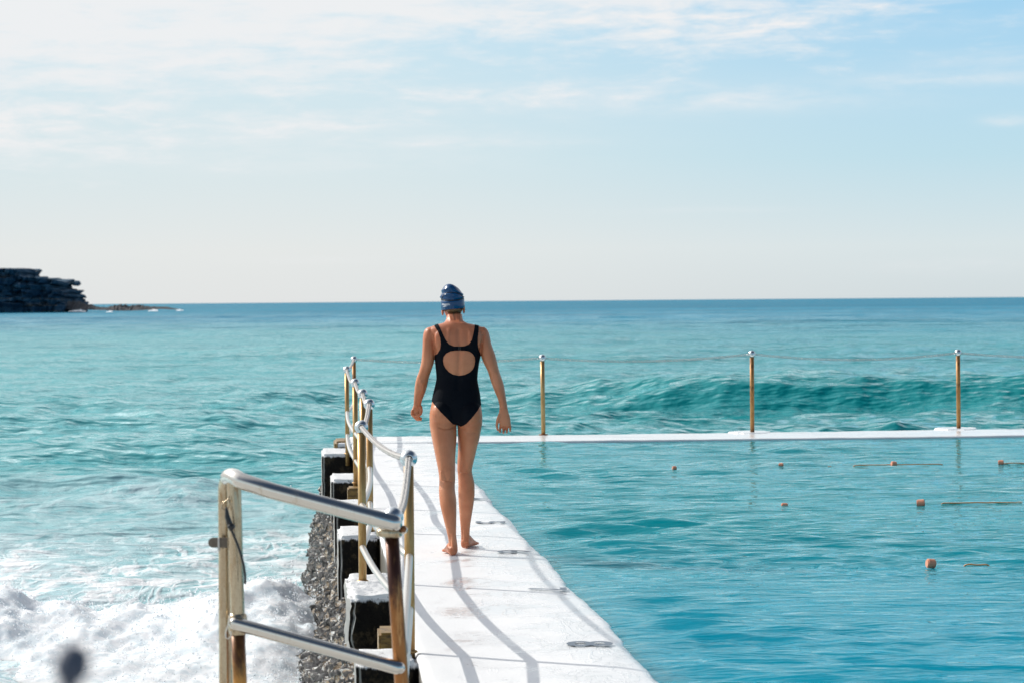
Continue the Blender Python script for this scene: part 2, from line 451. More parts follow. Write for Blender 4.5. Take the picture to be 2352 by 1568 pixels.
M = dict(white=mat_white_paint(), block=mat_block(), rock=mat_rock_wall(), algae=mat_algae(),
         pole=mat_steel('tea_stained_steel_pole', (.56, .39, .18), (.34, .17, .05), .5, .28, .95),
         rustpole=mat_steel('rust_blotched_pole', (.58, .34, .12), (.34, .14, .04), .55, .34, .75, dark_bands=True),
         ball=mat_steel('brushed_steel_ball', (.62, .66, .68), (.42, .36, .28), .18, .26, 1.0),
         rail=mat_steel('pale_steel_rail', (.52, .51, .49), (.50, .42, .32), .22, .34, .75),
         shiny=mat_steel('polished_steel_rail', (.66, .63, .58), (.42, .31, .18), .26, .10, 1.0),
         rusty2=mat_rust_streaks('rust_streaked_post', .30, .80, (.055, .018, .012), (.36, .15, .045), (.55, .30, .12)), lowpost=mat_rust_streaks('orange_streaked_post', .2, .50, (.10, .04, .015), (.50, .24, .06), (.78, .60, .36)), rusty=mat_steel('rusted_post', (.20, .075, .03), (.36, .16, .05), .42, .55, .25),  # lowpost: pale streaks paint a bright edge highlight in among the rust
         stained=mat_steel('stained_gate_post', (.52, .45, .33), (.30, .16, .05), .40, .17, .97),
         rope=mat_simple('braided_pale_rope', (.46, .44, .42), .55, 0.0, .35, 90, .4), core=mat_simple('dark_rope_core', (.05, .04, .035), .8, 0, .2, 60, .1),
         chain=mat_simple('galvanised_chain', (.52, .52, .51), .3, .9, .25, 60, .1),
         skin=mat_skin(), suit=mat_suit(), cap=mat_cap(),
         logo=mat_simple('cap_print', (.78, .82, .86), .5, 0, .05, 60, 0),
         strap=mat_simple('black_rubber', (.008, .010, .013), .35, 0, .2, 40, .1),
         hair=mat_simple('wet_fair_hair', (.25, .155, .075), .4, 0, .5, 220, .2),
         eye=mat_simple('eye_white', (.75, .74, .72), .2, 0, .03, 60, 0),
         num=mat_simple('grey_number_paint', (.115, .155, .205), .5, 0, .3, 35, .1),
         float=mat_simple('salmon_plastic', (.74, .31, .19), .5, 0, .12, 60, .1),
         lane=mat_simple('orange_lane_rope', (.78, .36, .13), .6, 0, .3, 60, .2),
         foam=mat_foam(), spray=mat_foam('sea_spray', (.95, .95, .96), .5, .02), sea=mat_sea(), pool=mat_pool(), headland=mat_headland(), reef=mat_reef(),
         knob=mat_simple('dark_rubber_knob', (.035, .05, .085), .6, 0, .3, 60, .1),
         terrace=mat_simple('terrace_concrete', (.55, .55, .53), .7, 0, .15, 5, .3))

# ------------------------------------------------------------------ world and sun
SUN_AZ = math.radians(-59.5); SUN_EL = math.radians(34.5)
w = bpy.data.worlds.new('World'); S.world = w; w.use_nodes = True
t = NT(w.node_tree); bg = t.n['Background']
sky = t.n.new('ShaderNodeTexSky'); sky.sky_type = 'NISHITA'; sky.sun_disc = False
sky.sun_elevation = SUN_EL; sky.sun_rotation = SUN_AZ; sky.air_density = 1.2; sky.dust_density = .6; sky.ozone_density = 1.5
tc = t.n.new('ShaderNodeTexCoord'); dirv = tc.outputs['Generated']
dx, dy, dz = t.sep(dirv)
hyp = t.m('SQRT', t.m('ADD', t.m('MULTIPLY', dx, dx), t.m('MULTIPLY', dy, dy)))
hyp = t.m('MAXIMUM', hyp, .001)
v = t.m('DIVIDE', dz, hyp)                        # tangent of the elevation
u = t.m('ARCTAN2', dx, dy)                        # azimuth, 0 = out to sea
skyc = t.vm('SCALE', sky.outputs[0], scale=.06)
STR = 1.0
lowL = t.ramp(t.m('MULTIPLY', v, 5.0), [(0, (.765, .78, .775)), (.10, (.785, .81, .80)), (.27, (.69, .80, .83)), (.5, (.63, .80, .88)), (.62, (.62, .80, .89))])
lowR = t.ramp(t.m('MULTIPLY', v, 5.0), [(0, (.65, .715, .735)), (.10, (.69, .775, .795)), (.27, (.52, .735, .83)), (.40, (.47, .71, .86)), (.55, (.37, .65, .87)), (1, (.24, .52, .82))])
low = t.mix(t.ss(u, -.12, .20), lowL, lowR)
base = t.mix(t.ss(v, .16, .55), low, skyc)
comb = t.n.new('ShaderNodeCombineXYZ'); t.set(comb.inputs[0], u); t.set(comb.inputs[1], v); cv = comb.outputs[0]
streak = t.noise(t.scale(cv, (9, 60, 1)), 1.0, 7, .62, .5)
fibr = t.noise(t.scale(cv, (40, 170, 1)), 1.0, 6, .65, .3)
# ripple cloud field whose lower edge rises to the right
edge = t.m('SUBTRACT', v, t.m('ADD', .098, t.m('MULTIPLY', u, .13)))
field = t.ss(t.m('ADD', t.m('MULTIPLY', edge, 16.0), t.m('ADD', t.m('MULTIPLY', t.m('SUBTRACT', streak, .5), 1.5), t.m('MULTIPLY', t.m('SUBTRACT', fibr, .5), 1.5))), -.42, .50)
field = t.m('MULTIPLY', t.m('MULTIPLY', field, t.ss(v, .9, .3)), t.m('ADD', .25, t.m('MULTIPLY', t.ss(t.m('ABSOLUTE', u), 2.0, .9), .75)))
def gauss(uc, vc, su, sv, k):
    a = t.m('DIVIDE', t.m('SUBTRACT', u, uc), su); b2 = t.m('DIVIDE', t.m('SUBTRACT', v, vc), sv)
    return t.m('MULTIPLY', t.m('EXPONENT', t.m('MULTIPLY', t.m('ADD', t.m('MULTIPLY', a, a), t.m('MULTIPLY', b2, b2)), -1.0)), k)
wisps = gauss(.06, .077, .075, .006, .75)
for g in ((.17, .0825, .035, .0028, .6), (.18, .089, .03, .0035, .45), (.188, .0665, .008, .0022, .8), (-.175, .069, .045, .004, .6), (-.02, .0605, .05, .0022, .45), (-.12, .064, .10, .008, .5),
          (.07, .034, .03, .0012, .3), (-.07, .016, .03, .0014, .3), (.17, .012, .03, .003, .25), (.10, .105, .08, .006, .55), (-.10, .053, .10, .004, .3)):
    wisps = t.m('ADD', wisps, gauss(*g))
wisps = t.m('MULTIPLY', wisps, t.ss(t.m('ADD', t.m('MULTIPLY', streak, .6), t.m('MULTIPLY', fibr, .5)), .36, .72))
cl = t.m('ADD', t.m('MULTIPLY', field, .92), wisps, clamp=True)
cloudc = t.mix(t.m('MULTIPLY', t.ss(u, .12, -.5), t.ss(v, .10, .3)), c4(.87, .875, .885), c4(1.25, 1.23, 1.2))
full = t.mix(cl, base, cloudc)
dt = t.n.new('ShaderNodeVectorMath'); dt.operation = 'DOT_PRODUCT'; t.set(dt.inputs[0], dirv)
dt.inputs[1].default_value = (math.sin(SUN_AZ) * math.cos(SUN_EL), math.cos(SUN_AZ) * math.cos(SUN_EL), math.sin(SUN_EL))
aur = t.m('ADD', t.m('MULTIPLY', t.ss(dt.outputs['Value'], .45, 1.0), 1.1), t.m('MULTIPLY', t.ss(dt.outputs['Value'], .9, 1.0), 1.6))
aur = t.m('MULTIPLY', aur, t.ss(v, .14, .5))
glow = t.vm('SCALE', (1.0, .97, .93), scale=aur)
full = t.vm('ADD', full, glow)
t.set(bg.inputs[0], full); bg.inputs[1].default_value = STR

sl = bpy.data.lights.new('sun', 'SUN'); sl.energy = 3.7; sl.angle = math.radians(.53); sl.color = (1, .95, .87)
so = bpy.data.objects.new('sun', sl); COL.objects.link(so); so.location = (-20, 12, 18)
to_sun = Vector((math.sin(SUN_AZ) * math.cos(SUN_EL), math.cos(SUN_AZ) * math.cos(SUN_EL), math.sin(SUN_EL)))
so.rotation_euler = (-to_sun).to_track_quat('-Z', 'Y').to_euler()

# ------------------------------------------------------------------ sea
SEA_Z = -1.0
def waves(X, Y, comps, dspace, xspace):
    Z = np.zeros_like(X); DX = np.zeros_like(X); DY = np.zeros_like(X)
    for (lam, th, a, ph, q) in comps:
        k = 2 * PI / lam; kx = k * math.sin(th); ky = -k * math.cos(th)
        fade = np.clip(2.4 - abs(ky) * dspace / 1.1, 0, 1) * np.clip(2.4 - abs(kx) * xspace / 1.1, 0, 1)
        arg = kx * X + ky * Y + ph
        A = a * fade
        Z += A * np.cos(arg); s = A * np.sin(arg) * q
        DX -= kx / k * s; DY -= ky / k * s
    return Z, DX, DY

def smooth01(x): x = np.clip(x, 0, 1); return x * x * (3 - 2 * x)

def vnoise(X, Y, seed, n=7, base=1.0):
    """cheap smooth pseudo noise from random sines, about -1..1"""
    r = np.random.default_rng(seed); out = np.zeros_like(X)
    for i in range(n):
        th = r.uniform(0, 2 * PI); k = base * r.uniform(.5, 1.6)
        out += np.sin(k * (math.cos(th) * X + math.sin(th) * Y) + r.uniform(0, 6.28))
    return out / math.sqrt(n * .5) * .6

def build_sea():
    us = np.concatenate([np.linspace(-.9, -.24, 50)[:-1], np.linspace(-.24, .24, 860), np.linspace(.24, .9, 50)[1:]])
    vv = np.concatenate([np.linspace(.285, .165, 60)[:-1], np.linspace(.165, .012, 640)[:-1], np.linspace(.012, .0001, 110)])
    ds = 2.56 / vv
    D, U = np.meshgrid(ds, us, indexing='ij')
    X = D * U; Y = D.copy()
    dsp = np.gradient(ds)[:, None] * np.ones_like(D); xsp = D * np.gradient(us)[None, :]
    r = np.random.default_rng(3); comps = []
    for lam in np.geomspace(.45, 9.0, 46):
        th = r.normal(0, .62) + .12
        slope = .074 if lam < 1.6 else .040 if lam < 3.2 else .022
        comps.append((lam, th, slope * lam / (2 * PI), r.uniform(0, 6.28), .85))
    Zs, DX, DY = waves(X, Y, comps, dsp, xsp)
    patch = .72 + .38 * vnoise(X, Y * .5, 11, 8, .16)
    patch = np.clip(patch, .25, 1.4)
    patch = patch * (1 - .35 * smooth01((X - 1) / 3) * np.exp(-((Y - 58) / 9) ** 2))
    Z = Zs * patch; DX *= patch; DY *= patch
    sw = []
    for lam in np.geomspace(12, 70, 9):
        sw.append((lam, r.normal(.05, .16), .0062 * lam / (2 * PI) * 2.0, r.uniform(0, 6.28), .5))
    z2, a2, b2 = waves(X, Y, sw, dsp, xsp)
    Z += z2; DX += a2; DY += b2
    # longer swells that rise towards the beach: crest line, height, front and back widths
    def ridge(yc, slope, h, wf, wb, x0, x1, soft, curv=0.0, wob=.6, seed=0, var=.25):
        c = yc + slope * X + curv * X * X + wob * vnoise(X, Y * 0, 40 + seed, 6, .25)
        q = Y - c
        prof = np.where(q < 0, np.exp(-(q / wf) ** 2), np.exp(-(q / wb) ** 2))
        win = smooth01((X - x0) / soft) * smooth01((x1 - X) / soft)
        return h * prof * win * (1 + var * vnoise(X, Y * 0, 50 + seed, 5, .5)), prof * win
    R, pr = ridge(63, -.10, .80, 2.3, 9, -4, 80, 10, .0022, .35, 1, .10); Z += R; DY -= .9 * R
    R2, _ = ridge(54.5, .05, .10, 2.0, 3.5, 3, 60, 6, 0, 1.0, 2); Z += R2
    R3, _ = ridge(48, -.05, .12, 1.4, 2.5, -4, 40, 6, 0, .8, 3); Z += R3
    R4, _ = ridge(178, .02, .50, 9, 22, -80, 20, 18, 0, 2, 4); Z += R4
    R5, _ = ridge(58, .45, .22, 1.6, 3.5, -14, -2.5, 4, 0, .5, 5); Z += R5
    R6, _ = ridge(68, .35, .20, 1.8, 4, -16, -1, 5, 0, .6, 6); Z += R6
    R7, _ = ridge(37.5, .10, .20, .85, 2.2, -9.5, -4.6, 1.6, 0, .3, 7); Z += R7
    R8, _ = ridge(34.5, -.12, .17, .8, 1.8, -6.2, -3.2, 1.2, 0, .3, 8); Z += R8
    R9, _ = ridge(43, .2, .13, .9, 2.5, -10, -2, 3, 0, .4, 9); Z += R9
    R10, _ = ridge(110, .05, .3, 5, 12, -40, 40, 20, 0, 2, 10); Z += R10
    # keep the water inside the pool walls and at the wall flat and low
    inside = smooth01((X - (xr(Y) - 1.36)) / .2) * smooth01((31.3 - Y) / .8)
    Z = Z * (1 - inside) - .25 * inside
    # aerated water and foam beside the wall
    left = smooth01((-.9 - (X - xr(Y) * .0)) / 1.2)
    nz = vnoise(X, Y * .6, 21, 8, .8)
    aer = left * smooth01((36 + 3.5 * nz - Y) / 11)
    aer = np.maximum(aer, .42 * smooth01((X + 14) / 10) * 0)
    foam = left * smooth01((33.0 + 2.2 * nz + .2 * X - Y) / 6.0) * 1.0
    foam = np.maximum(foam, .35 * left * smooth01((38 - Y) / 5))
    crest = np.clip((R7 - .13) / .07, 0, 1) * .55 + np.clip((R8 - .13) / .06, 0, 1) * .3
    foam = np.maximum(foam, crest)
    # churned white water close in, lumps of relief
    churn = left * smooth01((25.5 + 1.5 * nz - Y) / 5)
    lump = vnoise(X, Y, 31, 9, 2.6) * .05 + vnoise(X, Y, 32, 9, 7.0) * .022
    Z += lump * churn
    V = np.stack([X + DX, Y + DY, SEA_Z + Z], -1).reshape(-1, 3)
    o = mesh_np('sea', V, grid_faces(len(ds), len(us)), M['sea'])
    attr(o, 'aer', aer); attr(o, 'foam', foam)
    tag(o, 'turquoise sea with small waves reaching the horizon', kind='structure')
    return o
sea = build_sea()

# ------------------------------------------------------------------ pool water
POOL_Z = -.014
def wall_front(x): return 29.0 + .078 * (x - .62)
def wall_back(x): return 30.32 + .10 * (x - .62)
def build_pool():
    vv = np.linspace(1.605 / 9.0, 1.605 / 29.9, 560); ds = 1.605 / vv
    us = np.concatenate([np.linspace(-.07, .225, 800), np.linspace(.225, .6, 60)[1:]])
    D, U = np.meshgrid(ds, us, indexing='ij'); Y = D.copy(); X = D * U
    X = np.maximum(X, xr(Y) - .07)
    dsp = np.abs(np.gradient(ds))[:, None] * np.ones_like(D); xsp = D * np.gradient(us)[None, :]
    r = np.random.default_rng(5); comps = []
    for lam in np.geomspace(.13, 2.6, 52):
        th = r.normal(0, .34)
        comps.append((lam, th, (.060 if lam < .40 else .034 if lam < .7 else .012) * lam / (2 * PI), r.uniform(0, 6.28), .3))
    Z, DX, DY = waves(X, Y, comps, dsp, xsp)
    patch = np.clip(.75 + .55 * vnoise(X, Y * .8, 61, 8, 1.3), .12, 1.7)
    choppy = .8 + .7 * smooth01((Y - 22) / 6)
    Z = Z * patch * choppy
    # rings where a swimmer has pushed off
    for (cx, cy, A, lam, wdt) in ((1.7, 15.3, .0035, .16, .55), (1.05, 12.0, .0035, .22, .7), (2.6, 18.2, .003, .2, .6)):
        rr = np.sqrt((X - cx) ** 2 + (Y - cy) ** 2)
        Z += A * np.sin(rr * 2 * PI / lam) * np.exp(-((rr - .5) / wdt) ** 2)
    ew = smooth01((X - xr(Y) - .02) / .35) * smooth01((wall_front(X) - .05 - Y) / .6)
    Z = Z * (.12 + .88 * ew)
    Z = Z - .008 * (1 - smooth01((X - xr(Y) + .03) / .14))
    V = np.stack([X, np.minimum(Y, wall_front(X) + .06), POOL_Z + Z], -1).reshape(-1, 3)
    o = mesh_np('pool_water', V, grid_faces(len(ds), len(us)), M['pool'])
    # rows run towards the horizon: make the faces look up
    tag(o, 'clear blue rippled water of the ocean pool', kind='structure')
build_pool()

# ------------------------------------------------------------------ walkway, far wall, terrace
def build_walkway():
    ys = np.linspace(9.2, 30.35, 420); an = np.linspace(0, 1, 60)
    V = []; 
    for y in ys:
        er = .012 * math.sin(y * 2.1) + .02 * fbm((y * 1.1, 3.3, 0), 4) + .008 * fbm((y * 6, 1.3, 0), 3)
        el = -.97 + .006 * fbm((y * 3, 8.1, 0), 3)
        V.append(wk(er + .015, y, -1.6)); V.append(wk(er + .012, y, -.12))
        for (da, dz) in ((.008, -.05), (-.004, -.022), (-.02, -.008)): V.append(wk(er + da, y, dz + .001))
        for k in range(34):
            a = (er - .05) + (el + .02 - er + .05) * k / 33
            V.append(wk(a, y, .004 * fbm((a * 2.0, y * 1.2, 5), 4) - .006 * max(0, a + .12) / .12))
        for (da, dz) in ((.006, -.006), (-.002, -.02), (-.004, -.3)): V.append(wk(el + da, y, dz))
    n = len(V) // len(ys)
    Fq = grid_faces(len(ys), n)[:, ::-1]
    o = mesh_np('walkway', V, Fq, M['white'], smooth=True)
    tag(o, 'white painted concrete walkway between the pool and the sea', kind='structure')
    return o
walkway = build_walkway()

def ribbon_wall(name, xs, f0, f1, ztop, zbot, mat, nacross=10):
    V = []
    for x in xs:
        y0 = f0(x) + .02 * fbm((x * 1.7, 4.4, 0), 3); y1 = f1(x) + .035 * fbm((x * 1.3, 9.4, 0), 4)
        V.append((x, y0 - .01, zbot)); V.append((x, y0 - .008, -.10)); V.append((x, y0 - .004, -.03))
        for k in range(nacross):
            y = y0 + (y1 - y0) * k / (nacross - 1)
            V.append((x, y, ztop + .005 * fbm((x * 1.5, y * 2, 2), 3)))
        V.append((x, y1 + .004, -.03)); V.append((x, y1 + .006, -.10)); V.append((x, y1 + .01, zbot))
    return V, grid_faces(len(xs), 6 + nacross)
Vw, Fw = ribbon_wall('pool_wall', np.linspace(-1.93, 16, 300), wall_front, wall_back, .003, -1.8, None)
fw = mesh_np('pool_wall', Vw, Fw[:, ::-1], M['white'])
tag(fw, 'low white wall across the far end of the pool, carrying the chain posts', 'pool wall')

mb = MB()
V = []
for (x, y) in ((-9, -4), (9, -4), (9, 9.25), (-9, 9.25)): V.append((x, y, -.004))
for (x, y) in ((-9, -4), (9, -4), (9, 9.25), (-9, 9.25)): V.append((x, y, -1.6))
mb.add(V, [(0, 1, 2, 3), (4, 7, 6, 5), (0, 4, 5, 1), (1, 5, 6, 2), (2, 6, 7, 3), (3, 7, 4, 0)])
ter = mb.build('terrace', M['terrace'], smooth=False); tag(ter, 'pale concrete terrace at the near end of the pool', kind='structure')

# lane numbers painted on the walkway, read from the seaward side
def lane_number(ch, px, py):
    c = bpy.data.curves.new('lane_number', 'FONT'); c.body = ch; c.align_x = 'CENTER'; c.align_y = 'CENTER'
    c.offset = .017; c.resolution_u = 6
    o = bpy.data.objects.new('tmp', c); COL.objects.link(o)
    dg = bpy.context.evaluated_depsgraph_get(); dg.update()
    me = bpy.data.meshes.new_from_object(o.evaluated_get(dg)); bpy.data.objects.remove(o)
    co = np.array([v.co[:] for v in me.vertices]); lo, hi = co.min(0), co.max(0)
    ctr = (lo + hi) / 2; sx = .175 / (hi[0] - lo[0]); sy = .212 / (hi[1] - lo[1])
    if ch == '7': sx *= .8
    q = (co - ctr) * (sx, sy, 0)
    base = at_z(px, py, .0)
    W = np.stack([q[:, 1] + base[0], -q[:, 0] + base[1], np.full(len(q), .0072)], 1)
    for i, v in enumerate(me.vertices): v.co = W[i]
    me.materials.clear(); me.materials.append(M['num'])
    n = bpy.data.objects.new('lane_number', me); link(n, walkway)
    n['label'] = 'grey painted number %s' % ch
for ch, px, py in (('8', 1354.5, 1480), ('7', 1256.5, 1354.5), ('6', 1181, 1267.5), ('5', 1126, 1200), ('4', 1092, 1146)):
    lane_number(ch, px, py)

# ------------------------------------------------------------------ sea wall (rough, battered) and concrete blocks
def build_sea_wall():
    prof = np.array([(-.93, -.30), (-1.08, -.30), (-1.20, -.335), (-1.27, -.43), (-1.36, -.62), (-1.46, -.85), (-1.57, -1.1), (-1.66, -1.35), (-1.72, -1.7)])
    s = np.concatenate([[0], np.cumsum(np.linalg.norm(np.diff(prof, axis=0), axis=1))])
    ps = np.linspace(0, s[-1], 120); pa = np.interp(ps, s, prof[:, 0]); pz = np.interp(ps, s, prof[:, 1])
    ys = np.concatenate([np.linspace(9.3, 13, 130)[:-1], np.geomspace(13, 29.9, 900), [29.97, 30.0]])
    V = np.zeros((len(ys), len(ps), 3))
    for i, y in enumerate(ys):
        sc = 1.04 - .36 * min(1, max(0, (y - 18) / 10.0))
        for j in range(len(ps)):
            a, z = pa[j], pz[j]
            a = -1.15 + (a + 1.15) * sc if a < -1.15 else a
            big = fbm((a * 3, y * 1.2, z * 3), 3) * .085 * min(1, ps[j] / .3)
            mid = fbm((a * 10, y * 6, z * 10), 4) * .050
            dd = noise.voronoi(Vector((a * 17, y * 13, z * 17)))[0]
            barn = (.4 - dd[0]) * .075
            disp = (big + mid + barn)
            V[i, j] = (xr(y) + a - disp * .85, y + .2 * mid, z + disp * .5)
    V[-1, :, 2] = -1.9
    o = mesh_np('sea_wall', V.reshape(-1, 3), grid_faces(len(ys), len(ps))[:, ::-1], M['rock'], smooth=False)
    tag(o, 'rough wet barnacled wall sloping into the sea beside the white walkway', 'sea wall')
    return o
sea_wall = build_sea_wall()
# brown ledge strips between the blocks, part of the wall
for (y0, y1) in ((12.46, 12.75), (22.2, 22.5)):
    bm = bmesh.new(); bmesh.ops.create_cube(bm, size=1)
    for vtx in bm.verts:
        yy = y0 if vtx.co.y < 0 else y1
        p = wk(-1.115 if vtx.co.x < 0 else -.975, yy, -.02 if vtx.co.z > 0 else -.45); vtx.co = Vector(p)
    bmesh.ops.bevel(bm, geom=bm.edges[:], offset=.012, segments=2, affect='EDGES')
    me = bpy.data.meshes.new('ledge'); bm.to_mesh(me); bm.free(); me.materials.append(M['algae'])
    link(bpy.data.objects.new('ledge', me), sea_wall)

def block(y0, y1, al, ztop, label, rough=.006, mat='block', zb=-.62):
    base = wk((al - .975) / 2, (y0 + y1) / 2, 0)
    bm = bmesh.new(); bmesh.ops.create_cube(bm, size=1)
    for vtx in bm.verts:
        p = wk(al if vtx.co.x < 0 else -.972, y0 if vtx.co.y < 0 else y1, ztop if vtx.co.z > 0 else zb)
        vtx.co = Vector(p)
    bmesh.ops.bevel(bm, geom=bm.edges[:], offset=.022, segments=3, affect='EDGES')
    bmesh.ops.triangulate(bm, faces=bm.faces[:])
    for _ in range(5):
        es = [e for e in bm.edges if e.calc_length() > .05]
        if not es: break
        bmesh.ops.subdivide_edges(bm, edges=es, cuts=1)
        bmesh.ops.triangulate(bm, faces=bm.faces[:])
    for vtx in bm.verts:
        p = vtx.co; d = noise.noise_vector(p * 9) * rough + noise.noise_vector(p * 30) * rough * .5
        vtx.co = p + d
    me = bpy.data.meshes.new('concrete_block'); bm.to_mesh(me); bm.free()
    me.transform(Matrix.Translation(-Vector(base)))
    me.polygons.foreach_set('use_smooth', [True] * len(me.polygons)); me.materials.append(M[mat])
    o = bpy.data.objects.new('concrete_block', me); o.location = base; link(o)
    tag(o, label, 'concrete block', 'concrete blocks along the seaward edge of the walkway')
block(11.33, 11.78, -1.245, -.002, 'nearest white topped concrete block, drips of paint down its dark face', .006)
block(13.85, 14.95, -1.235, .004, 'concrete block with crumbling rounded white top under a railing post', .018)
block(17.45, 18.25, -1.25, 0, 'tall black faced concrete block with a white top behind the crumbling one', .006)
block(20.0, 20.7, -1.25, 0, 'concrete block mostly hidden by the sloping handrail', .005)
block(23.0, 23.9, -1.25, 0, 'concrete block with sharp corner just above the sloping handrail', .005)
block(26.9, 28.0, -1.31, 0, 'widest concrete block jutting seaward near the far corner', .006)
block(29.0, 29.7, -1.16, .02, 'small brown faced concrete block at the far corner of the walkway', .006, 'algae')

# ------------------------------------------------------------------ side railing
BR = .039; BALL_Z = .865
def ball_prof(R=BR, hole=.0155):
    a0 = math.asin(hole / R); pr = []
    for i in range(17):
        a = a0 + (PI - 2 * a0) * i / 16; pr.append((R * math.sin(a), R * math.cos(a)))
    h = R * math.cos(a0)
    pr += [(hole * .92, -h * .8), (hole * .9, 0), (hole * .92, h * .8)]
    return pr
tops = [(938.5, 1052), (830, 980), (848, 928), (833, 904), (815.5, 879), (796.5, 849), (813, 825)]
posts = []
for i, (px, py) in enumerate(tops):
    p = at_z(px, py, BALL_Z if i < 6 else .89)
    posts.append(p)
near_post_top = at_y(903, 1186, 8.62); near_post_bot = at_y(922.6, 1568, 8.62)
root_loc = (posts[0][0], posts[0][1], 0)
railing = thing('railing', root_loc, 'gold stained steel railing with round knobs stepping along the seaward edge', 'railing')
allp = [near_post_top] + posts
for i, p in enumerate(posts):
    prev = allp[i]; nxt = posts[i + 1] if i + 1 < len(posts) else p + np.array([1, .1, 0])
    ax = nxt - prev if 0 < i < 6 else (nxt - p if i == 6 else nxt - prev); ax[2] = 0
    h = p[2]
    ztop = h - BR * .9
    o = MB(); o.tube([(p[0], p[1], -.12), (p[0], p[1], .15), (p[0], p[1], .4), (p[0], p[1], ztop)], .0222, 20)
    post = o.build('post', M['pole'] if i != 6 else M['rustpole'], railing, root_loc)
    b = MB(); b.lathe(ball_prof(), p, ax, 32); bo = b.build('knob', M['ball'], post, root_loc)
    if i < 6:
        # base weld plate
        pl = MB(); pl.lathe([(.001, .0), (.034, .0), (.033, .007), (.023, .012), (.001, .012)], (p[0], p[1], .002), (0, 0, 1), 20)
        pl.build('collar', M['pole'], post, root_loc)
def rail_between(p, q, z0, z1, bow=.012, r=.0172, side=0.0):
    d = q - p; d[2] = 0; L = np.linalg.norm(d); d /= L
    nrm = np.array([d[1], -d[0], 0])
    pts = []
    for k in range(13):
        s = k / 12; q_ = p + (q - p) * s
        off = nrm * (bow * math.sin(PI * s) + .018 * 0)
        pts.append((q_[0] + off[0], q_[1] + off[1], z0 + (z1 - z0) * s - .008 * math.sin(PI * s)))
    return pts
npost43 = near_post_top + (near_post_bot - near_post_top) * .86
for i in range(len(posts) - 1):
    for z in (.43, .195):
        o = MB(); o.tube(rail_between(posts[i].copy(), posts[i + 1].copy(), z, z, .02 * (1 if i % 2 else -1)), .0172, 14)
        o.build('rail', M['rail'], railing, root_loc)
pn = at_y(926, 1496, 8.7)
for (z, zz) in ((.43, pn[2]), (.195, pn[2] - .10)):
    o = MB(); o.tube(rail_between(posts[0].copy(), pn.copy(), z, zz, .0), .0165, 14); o.build('rail', M['rail'], railing, root_loc)

# braided rope through the knobs
def braided(path, R=.0085, r=.0060, pitch=.135, strands=2):
    pts = np.array(path); seg = np.linalg.norm(np.diff(pts, axis=0), axis=1); s = np.concatenate([[0], np.cumsum(seg)])
    n = max(8, int(s[-1] / .006)); ss_ = np.linspace(0, s[-1], n)
    C = np.stack([np.interp(ss_, s, pts[:, k]) for k in range(3)], 1)
    T = np.gradient(C, axis=0); T /= np.linalg.norm(T, axis=1)[:, None]
    upv = np.array([0, 0, 1.0]); Sd = np.cross(T, upv); Sd /= np.linalg.norm(Sd, axis=1)[:, None]; Up = np.cross(Sd, T)
    mb = MB()
    for sgn in (1, -1):
        for k in range(strands):
            ph = sgn * 2 * PI * ss_ / pitch + 2 * PI * k / strands
            rad = R * (1 + .16 * np.sin(3 * ph * sgn + (0 if sgn > 0 else PI)))
            Q = C + (np.cos(ph) * rad)[:, None] * Sd + (np.sin(ph) * rad)[:, None] * Up
            mb.tube(Q, r, 6, cap=True)
    return mb
def sag(p, q, s, n=26):
    return [p + (q - p) * (k / n) - np.array([0, 0, 4 * s * (k / n) * (1 - k / n)]) for k in range(n + 1)]
# rope (one continuous length, far corner to the rusted post)
path = []
sags = [.05, .035, .05, .04, .035, .055, .03]
chain_pts = [near_post_top + np.array([.02, .02, .01])] + posts
for i in range(len(chain_pts) - 1):
    seg = sag(chain_pts[i], chain_pts[i + 1], sags[i], 24)
    path += seg if i == 0 else seg[1:]
rope = braided(path).build('rope', M['rope'], None, (posts[2][0], posts[2][1], posts[2][2]))
rope.location = posts[2]
o = MB(); o.tube(path, .0080, 8); o.build('core', M['core'], rope, posts[2])
tag(rope, 'pale braided rope threaded through the knobs of the seaward railing', 'rope')

# ------------------------------------------------------------------ far posts and chain
far_pos = []
specs = [((1245, 822), (1248, 999), 'pole', 'plain golden chain post nearest the swimmer on the far wall'),
         ((1727, 812.5), (1728, 993), 'rustpole', 'middle chain post with black rust streaks on the far wall'),
         ((2200, 810), (2202, 984.5), 'rustpole', 'rightmost rusty chain post in view on the far wall')]
for k, ((tx, ty), (bx, by), mt, lab) in enumerate(specs):
    b = at_z(bx, by, .0); top = at_y(tx, ty, b[1]); top[0] = b[0] + (top[0] - b[0]) * .6
    far_pos.append(top)
    root = thing('chain_post', b, lab, 'post', 'chain posts on the far wall')
    o = MB(); o.tube([(b[0], b[1], -.05), b + np.array([0, 0, .1]), (b + top) / 2, top - np.array([0, 0, BR * .8])], .0245, 18)
    o.build('pole', M[mt], root, b)
    o = MB(); o.lathe(ball_prof(.0425), top, (1, .08, 0), 28); o.build('knob', M['ball'], root, b)
    if k > 0:
        o = MB(); V = []; n = 40
        for i in range(n):
            an = 2 * PI * i / n; rr = 1 + .12 * fbm((math.cos(an) * 2, math.sin(an) * 2, k), 3)
            V.append((b[0] - .02 + .235 * rr * math.cos(an), b[1] + .04 + .30 * rr * math.sin(an), .010 + .004 * fbm((an * 3, k, 0), 3)))
        V2 = [(x * 1.0 + (x - b[0]) * .08, y + (y - b[1]) * .08, -.02) for (x, y, z) in V]
        fs = [tuple(range(n))] + [(i, n + i, n + (i + 1) % n, (i + 1) % n) for i in range(n)]
        o.add(V + V2, fs); o.build('footing', M['white'], root, b, smooth=False)
    else:
        o = MB(); o.lathe([(.001, .012), (.05, .011), (.055, .004), (.05, .0), (.001, 0)], (b[0], b[1], .004), (0, 0, 1), 20); o.build('base_plate', M['rusty'], root, b)
